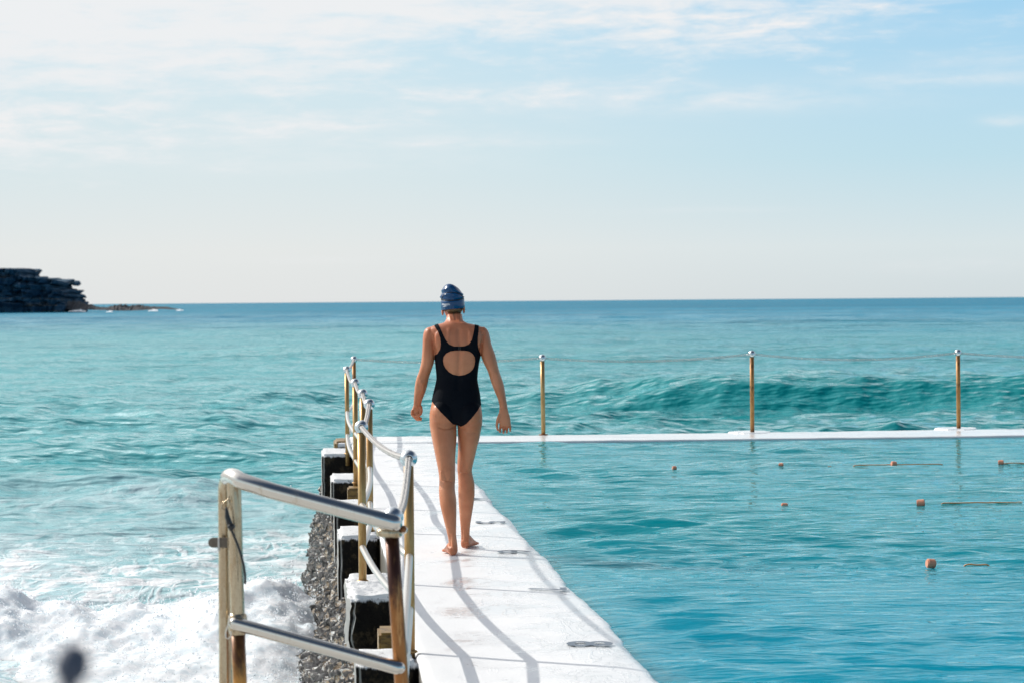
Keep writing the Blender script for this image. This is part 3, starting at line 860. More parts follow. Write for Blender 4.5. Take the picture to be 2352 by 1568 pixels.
off = far_pos[2] + (far_pos[2] - far_pos[1])
chain_nodes = [posts[6]] + far_pos + [off]
def chain_link(mb, c, t, flip):
    t = t / np.linalg.norm(t); up = np.array([0, 0, 1.0]); s = np.cross(t, up); s /= np.linalg.norm(s); up = np.cross(s, t)
    a = (up + s) / 1.414 if flip else (up - s) / 1.414
    pts = []
    for k in range(12):
        an = 2 * PI * k / 12
        cx = math.cos(an); sx = math.sin(an)
        pts.append(c + t * (.0105 * (1 if cx > 0 else -1) * min(1, abs(cx) * 2) + .010 * cx) + a * (.0125 * sx))
    mb.tube(pts, .0030, 6, closed=True)
mb = MB(); flip = False
for i in range(len(chain_nodes) - 1):
    p, q = chain_nodes[i], chain_nodes[i + 1]
    L = np.linalg.norm(q - p); n = int(L / .0345)
    sg = [.045, .06, .075, .06][i]
    pts = sag(p, q, sg, n)
    for k in range(1, n):
        chain_link(mb, pts[k], pts[min(k + 1, n)] - pts[k - 1], flip); flip = not flip
o = mb.build('chain', M['chain'], None, far_pos[1]); o.location = far_pos[1]
tag(o, 'thin galvanised chain strung between the posts along the far wall', 'chain')

# ------------------------------------------------------------------ handrail in the foreground
hb = at_y(551, 1568, 8.66); h_loc = (hb[0], hb[1], 0)
handrail = thing('handrail', h_loc, 'large sloping steel handrail with a rusted brown post in the foreground', 'handrail')
def bezier(p0, p1, p2, n=8): return [(1 - t) ** 2 * p0 + 2 * t * (1 - t) * p1 + t * t * p2 for t in [k / n for k in range(n + 1)]]
RY = 8.58
e0 = at_y(518, 1105, 8.72); r0 = at_y(531, 1102, RY + .02); r1 = at_y(905, 1200, RY)
rear_top = at_y(517, 1150, 8.74); rear_bot = at_y(519, 1568, 8.74)
rear_floor = rear_bot + (rear_bot - rear_top) / (rear_top[2] - rear_bot[2]) * rear_bot[2]
# top rail: rises out of the rear tube, bends over and slopes down to the rusted post
bend = bezier(rear_top + np.array([0, 0, .02]), at_y(515, 1072, 8.70), at_y(552, 1103, RY + .03), 10)
path = bend[5:] + [r0 + (r1 - r0) * k / 8 for k in range(2, 9)]
o = MB(); o.tube(path, [.0275] * len(path), 24, round_ends=(True, True)); o.build('top_rail', M['shiny'], handrail, h_loc)
o = MB(); o.tube([rear_floor, rear_bot, rear_top] + bend[1:7], .0235, 20, round_ends=(False, True)); o.build('rear_post', M['stained'], handrail, h_loc)
f_top = at_y(537, 1100, 8.66); f_bot = at_y(551, 1568, 8.66)
f_floor = f_bot + (f_bot - f_top) / (f_top[2] - f_bot[2]) * f_bot[2]
joint = at_y(546, 1432, 8.66)
low = joint - (f_top - joint) * .03
o = MB(); o.tube([low, joint, (joint + f_top) / 2, f_top], .0238, 24, round_ends=(False, True)); o.build('front_post', M['stained'], handrail, h_loc)
o = MB(); o.tube([f_floor, f_bot, low], .0236, 24); o.build('front_post', M['lowpost'], handrail, h_loc, label='rust stained lower length of the front post')
o = MB(); o.sphere(at_y(538, 1093, 8.68), (.029, .029, .026), 22, 14); o.build('end_cap', M['ball'], handrail, h_loc)
o = MB(); o.lathe([(.0245, -.035), (.031, -.028), (.0345, 0), (.031, .028), (.0245, .035)], joint, f_top - f_bot, 24, closed=False); o.build('fitting', M['stained'], handrail, h_loc)
l0 = at_y(541, 1431, 8.635); l1 = at_y(915, 1533, RY)
o = MB(); o.tube([l0 + (l1 - l0) * k / 8 for k in range(9)], .0225, 22, round_ends=(True, True)); o.build('lower_rail', M['shiny'], handrail, h_loc)
rt = at_y(899, 1215, 8.63); rb = at_y(922.6, 1568, 8.63); rfl = rb + (rb - rt) / (rt[2] - rb[2]) * rb[2]
o = MB(); o.tube([rfl, rb, (rb + rt) / 2, rt], .0238, 24); rp = o.build('rusty_post', M['rusty2'], handrail, h_loc)
o = MB(); o.sphere(near_post_top, (.034, .034, .033), 26, 16); o.build('knob', M['ball'], handrail, h_loc)
cc = at_y(894, 1222, 8.62)
o = MB(); o.lathe([(.024, -.012), (.041, -.013), (.044, -.004), (.044, .006), (.040, .012), (.024, .012)], cc, (.06, 0, 1), 24); o.build('collar', M['stained'], handrail, h_loc)
# lug and bolt on the collar
o = MB(); lu = at_y(927, 1216, 8.62)
o.tube([cc, (cc + lu) / 2, lu], .014, 10, round_ends=(False, True)); o.build('lug', M['shiny'], handrail, h_loc)
o = MB(); o.tube([lu + np.array([0, -.022, .004]), lu + np.array([0, .02, .004])], .011, 6); o.build('bolt', M['rusty'], handrail, h_loc)
# latch plate on the rear post
la, lb = at_y(492, 1243, 8.72), at_y(524, 1243, 8.72); th = .0165
o = MB(); V = []; n = 10
out = [(la[0] + th * math.cos(a), la[2] + th * math.sin(a)) for a in np.linspace(PI / 2, 3 * PI / 2, n)] + [(lb[0], lb[2] - th), (lb[0], lb[2] + th)]
k = len(out)
V = [(x, la[1] - .034, z) for x, z in out] + [(x, la[1] - .026, z) for x, z in out]
o.add(V, [tuple(range(k)), tuple(range(k, 2 * k))[::-1]] + [(i, k + i, k + (i + 1) % k, (i + 1) % k) for i in range(k)])
lp = o.build('latch_plate', mat_simple('weathered_latch', (.18, .15, .12), .6, .4, .5, 60, .3), handrail, h_loc, smooth=False)
o = MB(); wv = at_y(505, 1243, 8.72)
o.add([(wv[0] + sx * .003, wv[1] - .040 + sy, wv[2] + sz) for sx in (-1, 1) for sy in (0, .03) for sz in (-.027, .017)], [(0, 1, 3, 2), (4, 6, 7, 5), (0, 4, 5, 1), (2, 3, 7, 6), (0, 2, 6, 4), (1, 5, 7, 3)])
o.build('washer', M['rail'], lp, h_loc, smooth=False)
# black strap with wire hook
hk = [at_y(*p, 8.625) for p in ((527, 1138), (524, 1146), (514, 1152), (508, 1160), (510, 1168), (518, 1171), (524, 1166), (527, 1156), (527, 1146))]
strap = thing('strap', hk[0], 'black rubber strap hanging from a wire loop on the handrail post', 'strap')
o = MB(); o.tube(hk, .0028, 8); o.build('hook', M['stained'], strap, hk[0])
sp = [at_y(*p, 8.60) for p in ((520, 1166), (522, 1185), (527, 1200), (531, 1214), (537, 1229), (546, 1250), (554, 1274), (560, 1298), (563, 1320), (563, 1338))]
o = MB(); o.tube(sp[:4], [.0045, .0085, .010, .0075], 10, round_ends=(True, True)); o.build('buckle', M['strap'], strap, hk[0])
kn = at_y(531, 1208, 8.595); o2 = MB(); o2.sphere(kn, (.013, .010, .011), 12, 8); o2.build('knot', M['strap'], strap, hk[0])
o = MB(); o.tube(sp[3:], .0042, 10, round_ends=(True, True)); o.build('cord', M['strap'], strap, hk[0])
wh = [at_y(*p, 8.62) for p in ((529, 1408), (527, 1425), (522, 1440), (518, 1452), (519, 1463), (525, 1466), (531, 1460), (530, 1450))]
o = MB(); o.tube(wh, .0026, 8, round_ends=(True, True)); wo = o.build('wire_hook', M['shiny'], None, wh[0]); wo.location = wh[0]
tag(wo, 'small bent wire hook on the lower joint of the handrail post', 'hook')

# dark knob on a stalk close to the viewer
kb = at_y(150, 1600, 1.50); kt = at_y(172, 1500, 1.50)
kroot = thing('stake', (kb[0], kb[1], 0), 'dark out of focus knob on a thin stake before the breaking foam', 'stake')
o = MB(); o.tube([(kb[0] - .004, kb[1], -.003), (kb[0], kb[1], kb[2] - .02), (kb[0] + .002, kb[1], kb[2] + .009)], [.005, .0045, .005], 10); o.build('shaft', M['knob'], kroot, (kb[0], kb[1], 0))
o = MB(); dv = kt - kb
o.tube([kb + dv * s_ for s_ in (.3, .42, .55, .7, .85, 1.0, 1.12, 1.2)], [.005, .0075, .0100, .0104, .0096, .0090, .0070, .003], 14); o.build('knob', M['knob'], kroot, (kb[0], kb[1], 0))

# ------------------------------------------------------------------ lane floats
def pool_float(px, py, w, hgt, tilt, label):
    p = at_z(px, py, POOL_Z + (.020 if w < .045 else .012))
    bm = bmesh.new(); bmesh.ops.create_cone(bm, cap_ends=True, segments=16, radius1=.5, radius2=.5, depth=1)
    # a drum lying along the lane rope with a flat crown
    bmesh.ops.scale(bm, vec=(hgt, hgt, w), verts=bm.verts[:])
    bmesh.ops.rotate(bm, cent=(0, 0, 0), matrix=Matrix.Rotation(PI / 2, 3, 'Y'), verts=bm.verts[:])
    ed = [e for e in bm.edges if len(e.link_faces) == 2 and abs(e.link_faces[0].normal.x - e.link_faces[1].normal.x) > .5]
    bmesh.ops.bevel(bm, geom=ed, offset=.006, segments=2, affect='EDGES')
    bmesh.ops.rotate(bm, cent=(0, 0, 0), matrix=Matrix.Rotation(tilt, 3, 'Z') @ Matrix.Rotation(tilt * .3, 3, 'Y'), verts=bm.verts[:])
    me = bpy.data.meshes.new('lane_float'); bm.to_mesh(me); bm.free(); me.materials.append(M['float'])
    me.polygons.foreach_set('use_smooth', [False] * len(me.polygons))
    o = bpy.data.objects.new('lane_float', me); o.location = p; link(o)
    tag(o, label, 'float', 'salmon lane floats in the pool'); return p
fl = [(1549, 1074, .040, .040, .2, 'small half sunk salmon float straight behind the walkway end of the far lane rope'),
      (1794, 1067, .044, .042, -.2, 'half sunk salmon float second from the left on the far lane rope'),
      (2053, 1065, .050, .054, .25, 'salmon float in the middle of the visible orange rope'),
      (2299, 1062, .052, .056, -.15, 'salmon float on the far lane rope nearest the right edge'),
      (1802, 1160, .050, .040, .1, 'low salmon float alone on the middle lane line'),
      (2115, 1155, .060, .062, -.2, 'salmon float at the end of a dark reddish rope'),
      (2138, 1293, .052, .056, .25, 'nearest and largest salmon float in the pool')]
FP = [pool_float(*f) for f in fl]
def lane_rope(py0, py1, px0, up, label):
    """one rope from the walkway side out of the frame; it breaks the surface only inside the spans 'up'"""
    pts = []
    for k in range(260):
        px = px0 + (2520 - px0) * k / 259; py = py0 + (py1 - py0) * (px - px0) / (2520 - px0)
        p = at_z(px, py, POOL_Z); z = -.05
        for (a_, b_, h_) in up: z = max(z, -.05 + (h_ + .05) * float(smooth01((px - a_) / 26) * smooth01((b_ - px) / 26)))
        pts.append((p[0], p[1] + .012 * fbm((px * .012, py, 0), 2), POOL_Z + z + .005 * fbm((px * .03, py, 0), 2)))
    o = MB(); o.tube(pts, .0046, 8); ob = o.build('lane_rope', M['lane'], None, pts[130]); ob.location = pts[130]
    tag(ob, label, 'lane rope', 'lane ropes floating in the pool')
lane_rope(1074.5, 1062, 1470, [(1880, 1930, -.004), (1940, 2185, .006), (2282, 2600, .006)], 'farthest orange lane rope, surfacing around its floats')
lane_rope(1161, 1152.5, 1700, [(2140, 2370, .005)], 'middle lane rope, surfacing as a dark reddish line')
lane_rope(1297, 1290, 2080, [(2195, 2290, -.0035), (2380, 2460, -.003)], 'nearest lane rope, faint and almost wholly sunken')

# ------------------------------------------------------------------ headland and reef
HD = 800.0
def hpt(zx, zy):           # survey of the headland
    return at_y(zx * .1758, (1030 * .5742) + zy * .1758, HD)
def build_headland():
    layers = [(143, 200, 262), (198, 252, 240), (248, 295, 330), (270, 312, 600), (305, 352, 792), (348, 402, 690), (398, 438, 755), (433, 462, 856), (458, 492, 812),
              (488, 518, 880), (514, 548, 822), (543, 585, 848), (578, 632, 900), (625, 720, 890)]
    V = []; Fq = []
    for li, (y0, y1, xe) in enumerate(layers):
        zt = hpt(0, y0)[2]; zb = hpt(0, y1)[2] - .3; xE = hpt(xe, y0)[0]; xL = hpt(-900, y0)[0]
        n = 150; rows = []
        # outline in plan: front face with noisy ledges, rounded nose at the seaward end
        front = [(xL + (xE - xL) * k / n, HD - 4 + 3 * fbm((k * .09, li * 3.1, 0), 4) - .1 * li * 2) for k in range(n + 1)]
        nose = [(xE + .6 * math.sin(PI * k / 12) + .25 * fbm((k, li, 2), 3), HD - 3 + 40 * k / 12) for k in range(1, 13)]
        back = [(xL, HD + 40)]
        out = front + nose + back
        for (z, ins) in ((zt, .55), (zt - (zt - zb) * .2, .0), (zt - (zt - zb) * .75, .12), (zb, .6)):
            ring = []
            for (x, y) in out:
                j = .75 * fbm((x * .22, y * .15, z * .7), 5)
                ring.append((x - ins * (1 if x > xE - 6 else .0) + j * (1 if x > xE - 12 else .3), y + ins * 1.5 + 2.0 * j, z + .75 * fbm((x * .14, y * .1, li), 5)))
            rows.append(ring)
        b = len(V); m = len(out)
        for rg in rows: V += rg
        for i in range(3):
            for k in range(m): Fq.append((b + i * m + k, b + i * m + (k + 1) % m, b + (i + 1) * m + (k + 1) % m, b + (i + 1) * m + k))
        # top cap as strips between front and back
        c = len(V); V.append((xL, HD + 20, zt));
        for k in range(m): Fq.append((b + (k + 1) % m, b + k, c, c))
    Fq = [f if f[2] != f[3] else f[:3] for f in Fq]
    me = bpy.data.meshes.new('headland'); me.from_pydata(V, [], Fq); me.materials.append(M['headland'])
    o = bpy.data.objects.new('headland', me); link(o); tag(o, 'dark layered rocky headland at the left edge of the horizon', kind='structure')
build_headland()
def rocks(name, pts, depth, mat, label, lift=.0):
    xs = np.linspace(pts[0][0], pts[-1][0], 260); top = np.interp(xs, [p[0] for p in pts], [p[1] for p in pts]); bot = np.interp(xs, [p[0] for p in pts], [p[2] for p in pts])
    V = []; n = 12
    for x, a, b in zip(xs, top, bot):
        P0 = hpt(x, a); Pb = hpt(x, b)
        for k in range(n):
            s = k / (n - 1); ang = PI * s
            hh = (P0[2] - Pb[2]) * math.sin(ang) ** .7
            yy = HD - 6 + depth * s
            V.append((P0[0] + .3 * fbm((x * .05, s * 4, 1), 3), yy, Pb[2] - .3 + (hh + .3) * (1 + .35 * fbm((x * .035, s * 3, 7), 4))))
    o = mesh_np(name, V, grid_faces(len(xs), n), mat, smooth=False); tag(o, label, kind='structure'); return o
rocks('reef', [(860, 575, 660), (920, 590, 680), (1060, 588, 682), (1085, 622, 684), (1200, 630, 684), (1290, 652, 688), (1400, 655, 690), (1490, 632, 694), (1570, 616, 698), (1640, 628, 698), (1690, 644, 696), (1770, 630, 694),
               (1870, 638, 690), (1950, 652, 684), (2050, 645, 674), (2180, 650, 676), (2260, 668, 680), (2340, 682, 684)], 14, M['reef'], 'low brown rock shelf running out from the headland')
for q, (x0, x1, y0, y1) in enumerate(((890, 1130, 676, 696), (1380, 1480, 684, 712), (1930, 2070, 672, 690), (2300, 2400, 676, 684))):
    xs = np.linspace(x0, x1, 50); V = []
    for x in xs:
        e = math.sin(PI * (x - x0) / (x1 - x0)) ** .5
        for k in range(6):
            s = k / 5; A = hpt(x, y1); B = hpt(x, y0)
            kk = (HD - 12 + 5 * s) / HD
            V.append((A[0] * kk, HD - 12 + 5 * s, CAM_H + (A[2] - CAM_H) * kk - .3 + (B[2] - A[2] + .3) * .8 * e * math.sin(PI * s) * (.75 + .9 * fbm((x * .05, s * 3, q), 4))))
    o = mesh_np('surf', V, grid_faces(50, 6), M['foam']); tag(o, 'white surf washing against the distant rock shelf', kind='stuff')

# ------------------------------------------------------------------ breaking white water beside the wall
def build_foam():
    xs = np.linspace(-4.6, -1.30, 300); ys = np.linspace(15.6, 21.6, 260)
    X, Y = np.meshgrid(xs, ys, indexing='xy')
    c = 19.35 + .30 * vnoise(X, X * 0, 71, 6, 1.3) + .08 * (X + 3)
    h = .40 + .12 * vnoise(X, X * 0, 72, 6, 2.2)
    q = Y - c
    prof = np.where(q > 0, np.exp(-(q / .42) ** 2), np.clip(1 + q / 4.2, 0, 1) ** 1.3)
    # a trough that lets dark water through
    hole = np.exp(-(((X + 3.65) / .22) ** 2 + ((Y - 17.6) / .45) ** 2)) * .5
    Z = h * prof - hole
    idx = np.zeros(X.shape)
    for i in range(X.shape[0]):
        for j in range(X.shape[1]):
            p = (X[i, j], Y[i, j], 0)
            idx[i, j] = .10 * fbm((p[0] * 2.2, p[1] * 1.3, 1), 3) + .026 * abs(fbm((p[0] * 8, p[1] * 5, 2), 3)) + .006 * fbm((p[0] * 24, p[1] * 16, 3), 3)
    near_wall = np.exp(-((X - (xr(Y) - 1.75)) / .45) ** 2) * np.exp(-((Y - 19.3) / 1.6) ** 2)
    Z = Z + .15 * near_wall
    amp = np.clip(prof * 1.3, 0, 1)
    Z = Z + idx * amp
    wall = smooth01((X - (xr(Y) - 1.75)) / .35)
    edge = np.clip(np.minimum(np.minimum((X - xs[0]) / .5, (ys[-1] - Y) / .6), 1), 0, 1)
    Z = (SEA_Z - .22) + (Z + .22) * edge - .05 * (1 - edge) - .05 * wall
    V = np.stack([X, Y, Z], -1).reshape(-1, 3)
    o = mesh_np('breaking_wave', V, grid_faces(len(ys), len(xs)), M['foam'])
    tag(o, 'white foam of a wave breaking against the rough wall', kind='stuff')
    # spray: thousands of droplets and small clots over the crest
    ico = np.array([(0, 0, 1), (.894, 0, .447), (.276, .851, .447), (-.724, .526, .447), (-.724, -.526, .447), (.276, -.851, .447), (.724, .526, -.447), (-.276, .851, -.447), (-.894, 0, -.447), (-.276, -.851, -.447), (.724, -.526, -.447), (0, 0, -1)])
    icf = np.array([(0, 1, 2), (0, 2, 3), (0, 3, 4), (0, 4, 5), (0, 5, 1), (1, 6, 2), (2, 7, 3), (3, 8, 4), (4, 9, 5), (5, 10, 1), (2, 6, 7), (3, 7, 8), (4, 8, 9), (5, 9, 10), (1, 10, 6), (6, 11, 7), (7, 11, 8), (8, 11, 9), (9, 11, 10), (10, 11, 6)])
    n = 15000
    ii = RNG.integers(0, len(ys), n); jj = RNG.integers(0, len(xs), n)
    keep = (prof[ii, jj] > RNG.uniform(.0, .9, n)) & (Z[ii, jj] > SEA_Z - .05); ii, jj = ii[keep], jj[keep]; n = len(ii)
    clump = np.clip(.35 + vnoise(X[ii, jj], Y[ii, jj], 81, 9, 6.0), .05, 2)
    lift = .012 + RNG.exponential(.045, n) * clump * (.3 + prof[ii, jj])
    C = np.stack([X[ii, jj] + RNG.normal(0, .02, n), Y[ii, jj] + RNG.normal(0, .05, n), Z[ii, jj] + lift], -1)
    size = np.clip(RNG.lognormal(-5.55, .5, n), .0012, .012) * np.where(lift > .08, .6, 1.0)
    # a denser burst where the wave hits the wall
    n2 = 1500
    yy = RNG.uniform(16.2, 20.6, n2); xx = xr(yy) - 1.50 - RNG.exponential(.22, n2); zz = SEA_Z + .1 + RNG.exponential(.17, n2) * np.exp(-((yy - 19.0) / 1.2) ** 2) + RNG.uniform(0, .1, n2)
    C = np.concatenate([C, np.stack([xx, yy, zz], -1)]); size = np.concatenate([size, np.clip(RNG.lognormal(-5.6, .5, n2), .0012, .010)])
    n = len(C)
    V = (C[:, None, :] + ico[None] * size[:, None, None] * RNG.uniform(.7, 1.3, (n, 12, 1))).reshape(-1, 3)
    Fc = (icf[None] + 12 * np.arange(n)[:, None, None]).reshape(-1, 3)
    o = mesh_np('spray', V, Fc, M['spray']); tag(o, 'fine white spray thrown up by the breaking wave', kind='stuff')
build_foam()

# ------------------------------------------------------------------ the swimmer
WY = 16.04                                     # distance of the left heel
def crop(xc, yc): return ((1560 + xc * .43377) * .57422, (1080 + yc * .43377) * .57422)
def W(xc, yc, dep): return at_y(*crop(xc, yc), WY + dep)
PXM = .000666
w_loc = at_z(*crop(605, 2628), 0); w_loc[1] = WY + .22; w_loc[2] = 0.0

class Body(MB):
    def loft(self, rows, seg=28, power=2.0, sub=4, tilt=0.0):
        """rows: (yc, xl, xr, depth centre, half depth back, half depth front)"""
        R = np.array([(r + (r[-1],) if len(r) == 5 else r) for r in rows], float)
        n = len(R); ts = np.linspace(0, n - 1, (n - 1) * sub + 1); out = np.zeros((len(ts), 6))
        for k, tt in enumerate(ts):
            i = min(int(tt), n - 2); f = tt - i
            p0, p1, p2, p3 = R[max(i - 1, 0)], R[i], R[i + 1], R[min(i + 2, n - 1)]
            out[k] = .5 * ((2 * p1) + (-p0 + p2) * f + (2 * p0 - 5 * p1 + 4 * p2 - p3) * f * f + (-p0 + 3 * p1 - 3 * p2 + p3) * f ** 3)
        V = []
        for (yc, xl, xr_, dc, hb_, hf) in out:
            cx, hw = (xl + xr_) / 2, (xr_ - xl) / 2
            for s in range(seg):
                an = 2 * PI * s / seg; ca, sa = math.cos(an), math.sin(an)
                ex = math.copysign(abs(ca) ** (2 / power), ca); ey = math.copysign(abs(sa) ** (2 / power), sa)
                dd = dc + ey * (hf if ey > 0 else hb_)
                V.append(W(cx + hw * ex, yc - tilt * hw * ex, dd))
        m = len(out); Fs = []
        for i in range(m - 1):
            for s in range(seg):
                s2 = (s + 1) % seg; Fs.append((i * seg + s, (i + 1) * seg + s, (i + 1) * seg + s2, i * seg + s2))
        Fs.append(tuple(range(seg))); Fs.append(tuple((m - 1) * seg + s for s in range(seg))[::-1])
        self.add(V, Fs)
    def blob(self, xc, yc, dep, rx, ry, rz, seg=18):
        self.sphere(W(xc, yc, dep), (rx, ry, rz), seg, 12)
    def chain(self, pts, rad, sides=12):
        P_ = [W(*p) for p in pts]
        self.tube(P_, rad, sides, round_ends=(True, True))

T0 = .22
B = Body()
# trunk and neck
B.loft([(405, 528, 664, T0 + .050, .050, .055), (440, 520, 668, T0 + .035, .055, .06), (466, 512, 676, T0 + .02, .06, .06), (486, 492, 700, T0 + .005, .066, .066), (505, 425, 782, T0, .074, .07), (530, 362, 850, T0, .085, .08),
        (560, 345, 868, T0, .094, .09), (610, 352, 866, T0, .102, .095), (680, 388, 848, T0, .105, .105), (775, 411, 834, T0, .103, .118), (870, 421, 816, T0, .096, .115),
        (960, 430, 805, T0, .086, .10), (1010, 430, 803, T0, .082, .095), (1080, 415, 815, T0, .09, .092), (1150, 398, 828, T0, .103, .09), (1220, 385, 836, T0, .112, .09),
        (1290, 371, 847, T0, .113, .09), (1350, 364, 852, T0, .108, .088), (1395, 372, 846, T0, .095, .08), (1420, 420, 800, T0, .07, .06)], 44, 2.25)
# buttocks, shoulder blades, spine furrow comes from the pairs
for sx in (-1, 1):
    B.blob(612 + sx * 118, 1322, T0 - .052, .078, .078, .088, 22)
    B.blob(625 + sx * 135, 640, T0 - .058, .062, .046, .075)
    B.blob(618 + sx * 125, 690, T0 + .085, .07, .055, .06)
# head: skull, jaw, nose, ears, brow
B.blob(576, 288, T0 + .088, .063, .084, .088, 26)
B.loft([(330, 480, 676, T0 + .10, .07, .085), (380, 496, 664, T0 + .115, .06, .085), (430, 520, 640, T0 + .13, .05, .075), (462, 545, 615, T0 + .145, .03, .05)], 24, 2.1)
B.blob(579, 330, T0 + .187, .011, .018, .016, 12); B.blob(579, 305, T0 + .178, .008, .014, .026, 12)
B.blob(579, 378, T0 + .192, .022, .008, .005, 12); B.blob(579, 388, T0 + .190, .019, .009, .006, 12)
B.blob(547, 283, T0 + .168, .026, .010, .007, 12); B.blob(611, 283, T0 + .168, .026, .010, .007, 12)
B.blob(485, 386, T0 + .075, .008, .018, .024, 12); B.blob(682, 366, T0 + .075, .008, .018, .027, 12)
# left arm (swinging forward a little)
B.loft([(527, 352, 412, T0, .03), (545, 326, 424, T0, .046), (575, 311, 432, T0, .054), (620, 303, 425, T0, .056), (690, 301, 410, T0 + .004, .054), (780, 296, 410, T0 + .012, .050), (850, 287, 405, T0 + .018, .048),
        (920, 271, 383, T0 + .03, .045), (990, 245, 360, T0 + .045, .041), (1035, 234, 350, T0 + .055, .041), (1080, 228, 340, T0 + .068, .040), (1140, 223, 320, T0 + .085, .036), (1200, 219, 296, T0 + .10, .028), (1245, 217, 287, T0 + .112, .023), (1262, 214, 290, T0 + .116, .021)], 26, 2.05)
# right arm (swinging back)
B.loft([(525, 805, 868, T0, .03), (545, 796, 893, T0, .046), (575, 792, 911, T0, .054), (620, 803, 922, T0, .056), (690, 820, 938, T0 - .006, .054), (775, 836, 969, T0 - .016, .050), (850, 861, 988, T0 - .028, .048),
        (930, 900, 1008, T0 - .045, .045), (1000, 922, 1032, T0 - .058, .042), (1060, 943, 1051, T0 - .066, .041), (1120, 966, 1061, T0 - .074, .038), (1180, 992, 1070, T0 - .082, .032), (1240, 1007, 1080, T0 - .09, .026), (1290, 1010, 1087, T0 - .097, .022)], 26, 2.05)
# right hand: palm turned to the viewer, thumb on the body side, fingers curling
dR = T0 - .10
B.loft([(1275, 1010, 1086, dR, .021), (1310, 1004, 1094, dR - .002, .02), (1350, 1000, 1106, dR - .005, .017), (1395, 1004, 1113, dR - .008, .015), (1425, 1012, 1114, dR - .01, .013), (1440, 1018, 1110, dR - .010, .010)], 22, 2.4)
for (x0, L, sp) in ((1023, 1.0, -8), (1050, 1.16, -3), (1077, 1.08, 2), (1102, .84, 8)):
    y0 = 1432
    B.chain([(x0, y0 - 16, dR - .008), (x0 + sp, y0 + 24 * L, dR - .002), (x0 + sp, y0 + 46 * L, dR - .016), (x0 + sp - 1, y0 + 58 * L, dR - .034), (x0 + sp - 3, y0 + 52 * L, dR - .046)], [.0082, .0078, .0073, .0068, .0060])
B.chain([(1014, 1332, dR - .010), (994, 1378, dR - .016), (984, 1428, dR - .022), (993, 1470, dR - .026)], [.0125, .0105, .0086, .0070])
# left hand: loosely closed, back of the hand to the left
dL = T0 + .12
B.loft([(1235, 217, 288, dL, .02), (1262, 210, 294, dL, .02), (1295, 197, 296, dL + .002, .02), (1325, 191, 288, dL + .004, .018), (1345, 198, 270, dL + .006, .014)], 22, 2.3)
for (x0, y0, a, d0) in ((196, 1318, 0, -.014), (206, 1334, 4, -.003), (218, 1346, 8, .009), (230, 1350, 10, .020)):
    B.chain([(x0 + 8, y0 - 22, dL + d0), (x0 + 4, y0 + 6, dL + d0), (x0 + 26, y0 + 26 + a * .4, dL + d0 - .002), (x0 + 50, y0 + 18 + a, dL + d0 - .004), (x0 + 58, y0 + 2 + a, dL + d0 - .006)], [.0085, .0086, .0080, .0074, .0066])
B.chain([(240, 1345, dL + .014), (262, 1364, dL + .012), (286, 1381, dL + .010)], [.0078, .0072, .0062])
B.chain([(284, 1262, dL - .014), (290, 1300, dL - .020), (282, 1326, dL - .024), (262, 1342, dL - .026)], [.0115, .0098, .0086, .007])
# legs
LL = [(1330, 369, 598, T0 - .01, .10, .09), (1400, 365, 611, T0 - .012, .10, .09), (1440, 367, 613, T0 - .018, .092, .088), (1500, 377, 614, .195, .088), (1560, 388, 613, .185, .084), (1640, 404, 607, .17, .078),
      (1740, 424, 601, .15, .070), (1840, 444, 601, .13, .060), (1925, 454, 602, .115, .054), (1980, 453, 598, .104, .054), (2030, 451, 600, .093, .057), (2100, 455, 610, .08, .058), (2160, 462, 613, .068, .056),
      (2230, 478, 613, .055, .049), (2300, 495, 612, .046, .042), (2380, 515, 611, .04, .036), (2440, 530, 611, .038, .034), (2500, 540, 618, .04, .036), (2550, 538, 624, .042, .042), (2590, 534, 626, .044, .045)]
RL = [(1330, 622, 852, T0 - .005, .10, .09), (1400, 620, 851, T0, .10, .09), (1440, 622, 846, T0 + .005, .092, .088), (1500, 624, 834, .232, .088), (1560, 626, 823, .243, .084), (1620, 628, 806, .255, .079),
      (1690, 626, 790, .27, .072), (1770, 622, 770, .29, .064), (1835, 621, 756, .305, .057), (1890, 626, 763, .315, .055), (1960, 630, 778, .325, .056), (2030, 629, 781, .34, .058), (2090, 630, 779, .352, .057),
      (2160, 634, 770, .37, .053), (2240, 640, 757, .39, .046), (2330, 647, 743, .415, .038), (2400, 653, 736, .43, .034), (2460, 655, 735, .44, .034), (2510, 655, 735, .446, .040)]
B.loft(LL, 30, 2.05); B.loft(RL, 30, 2.05)
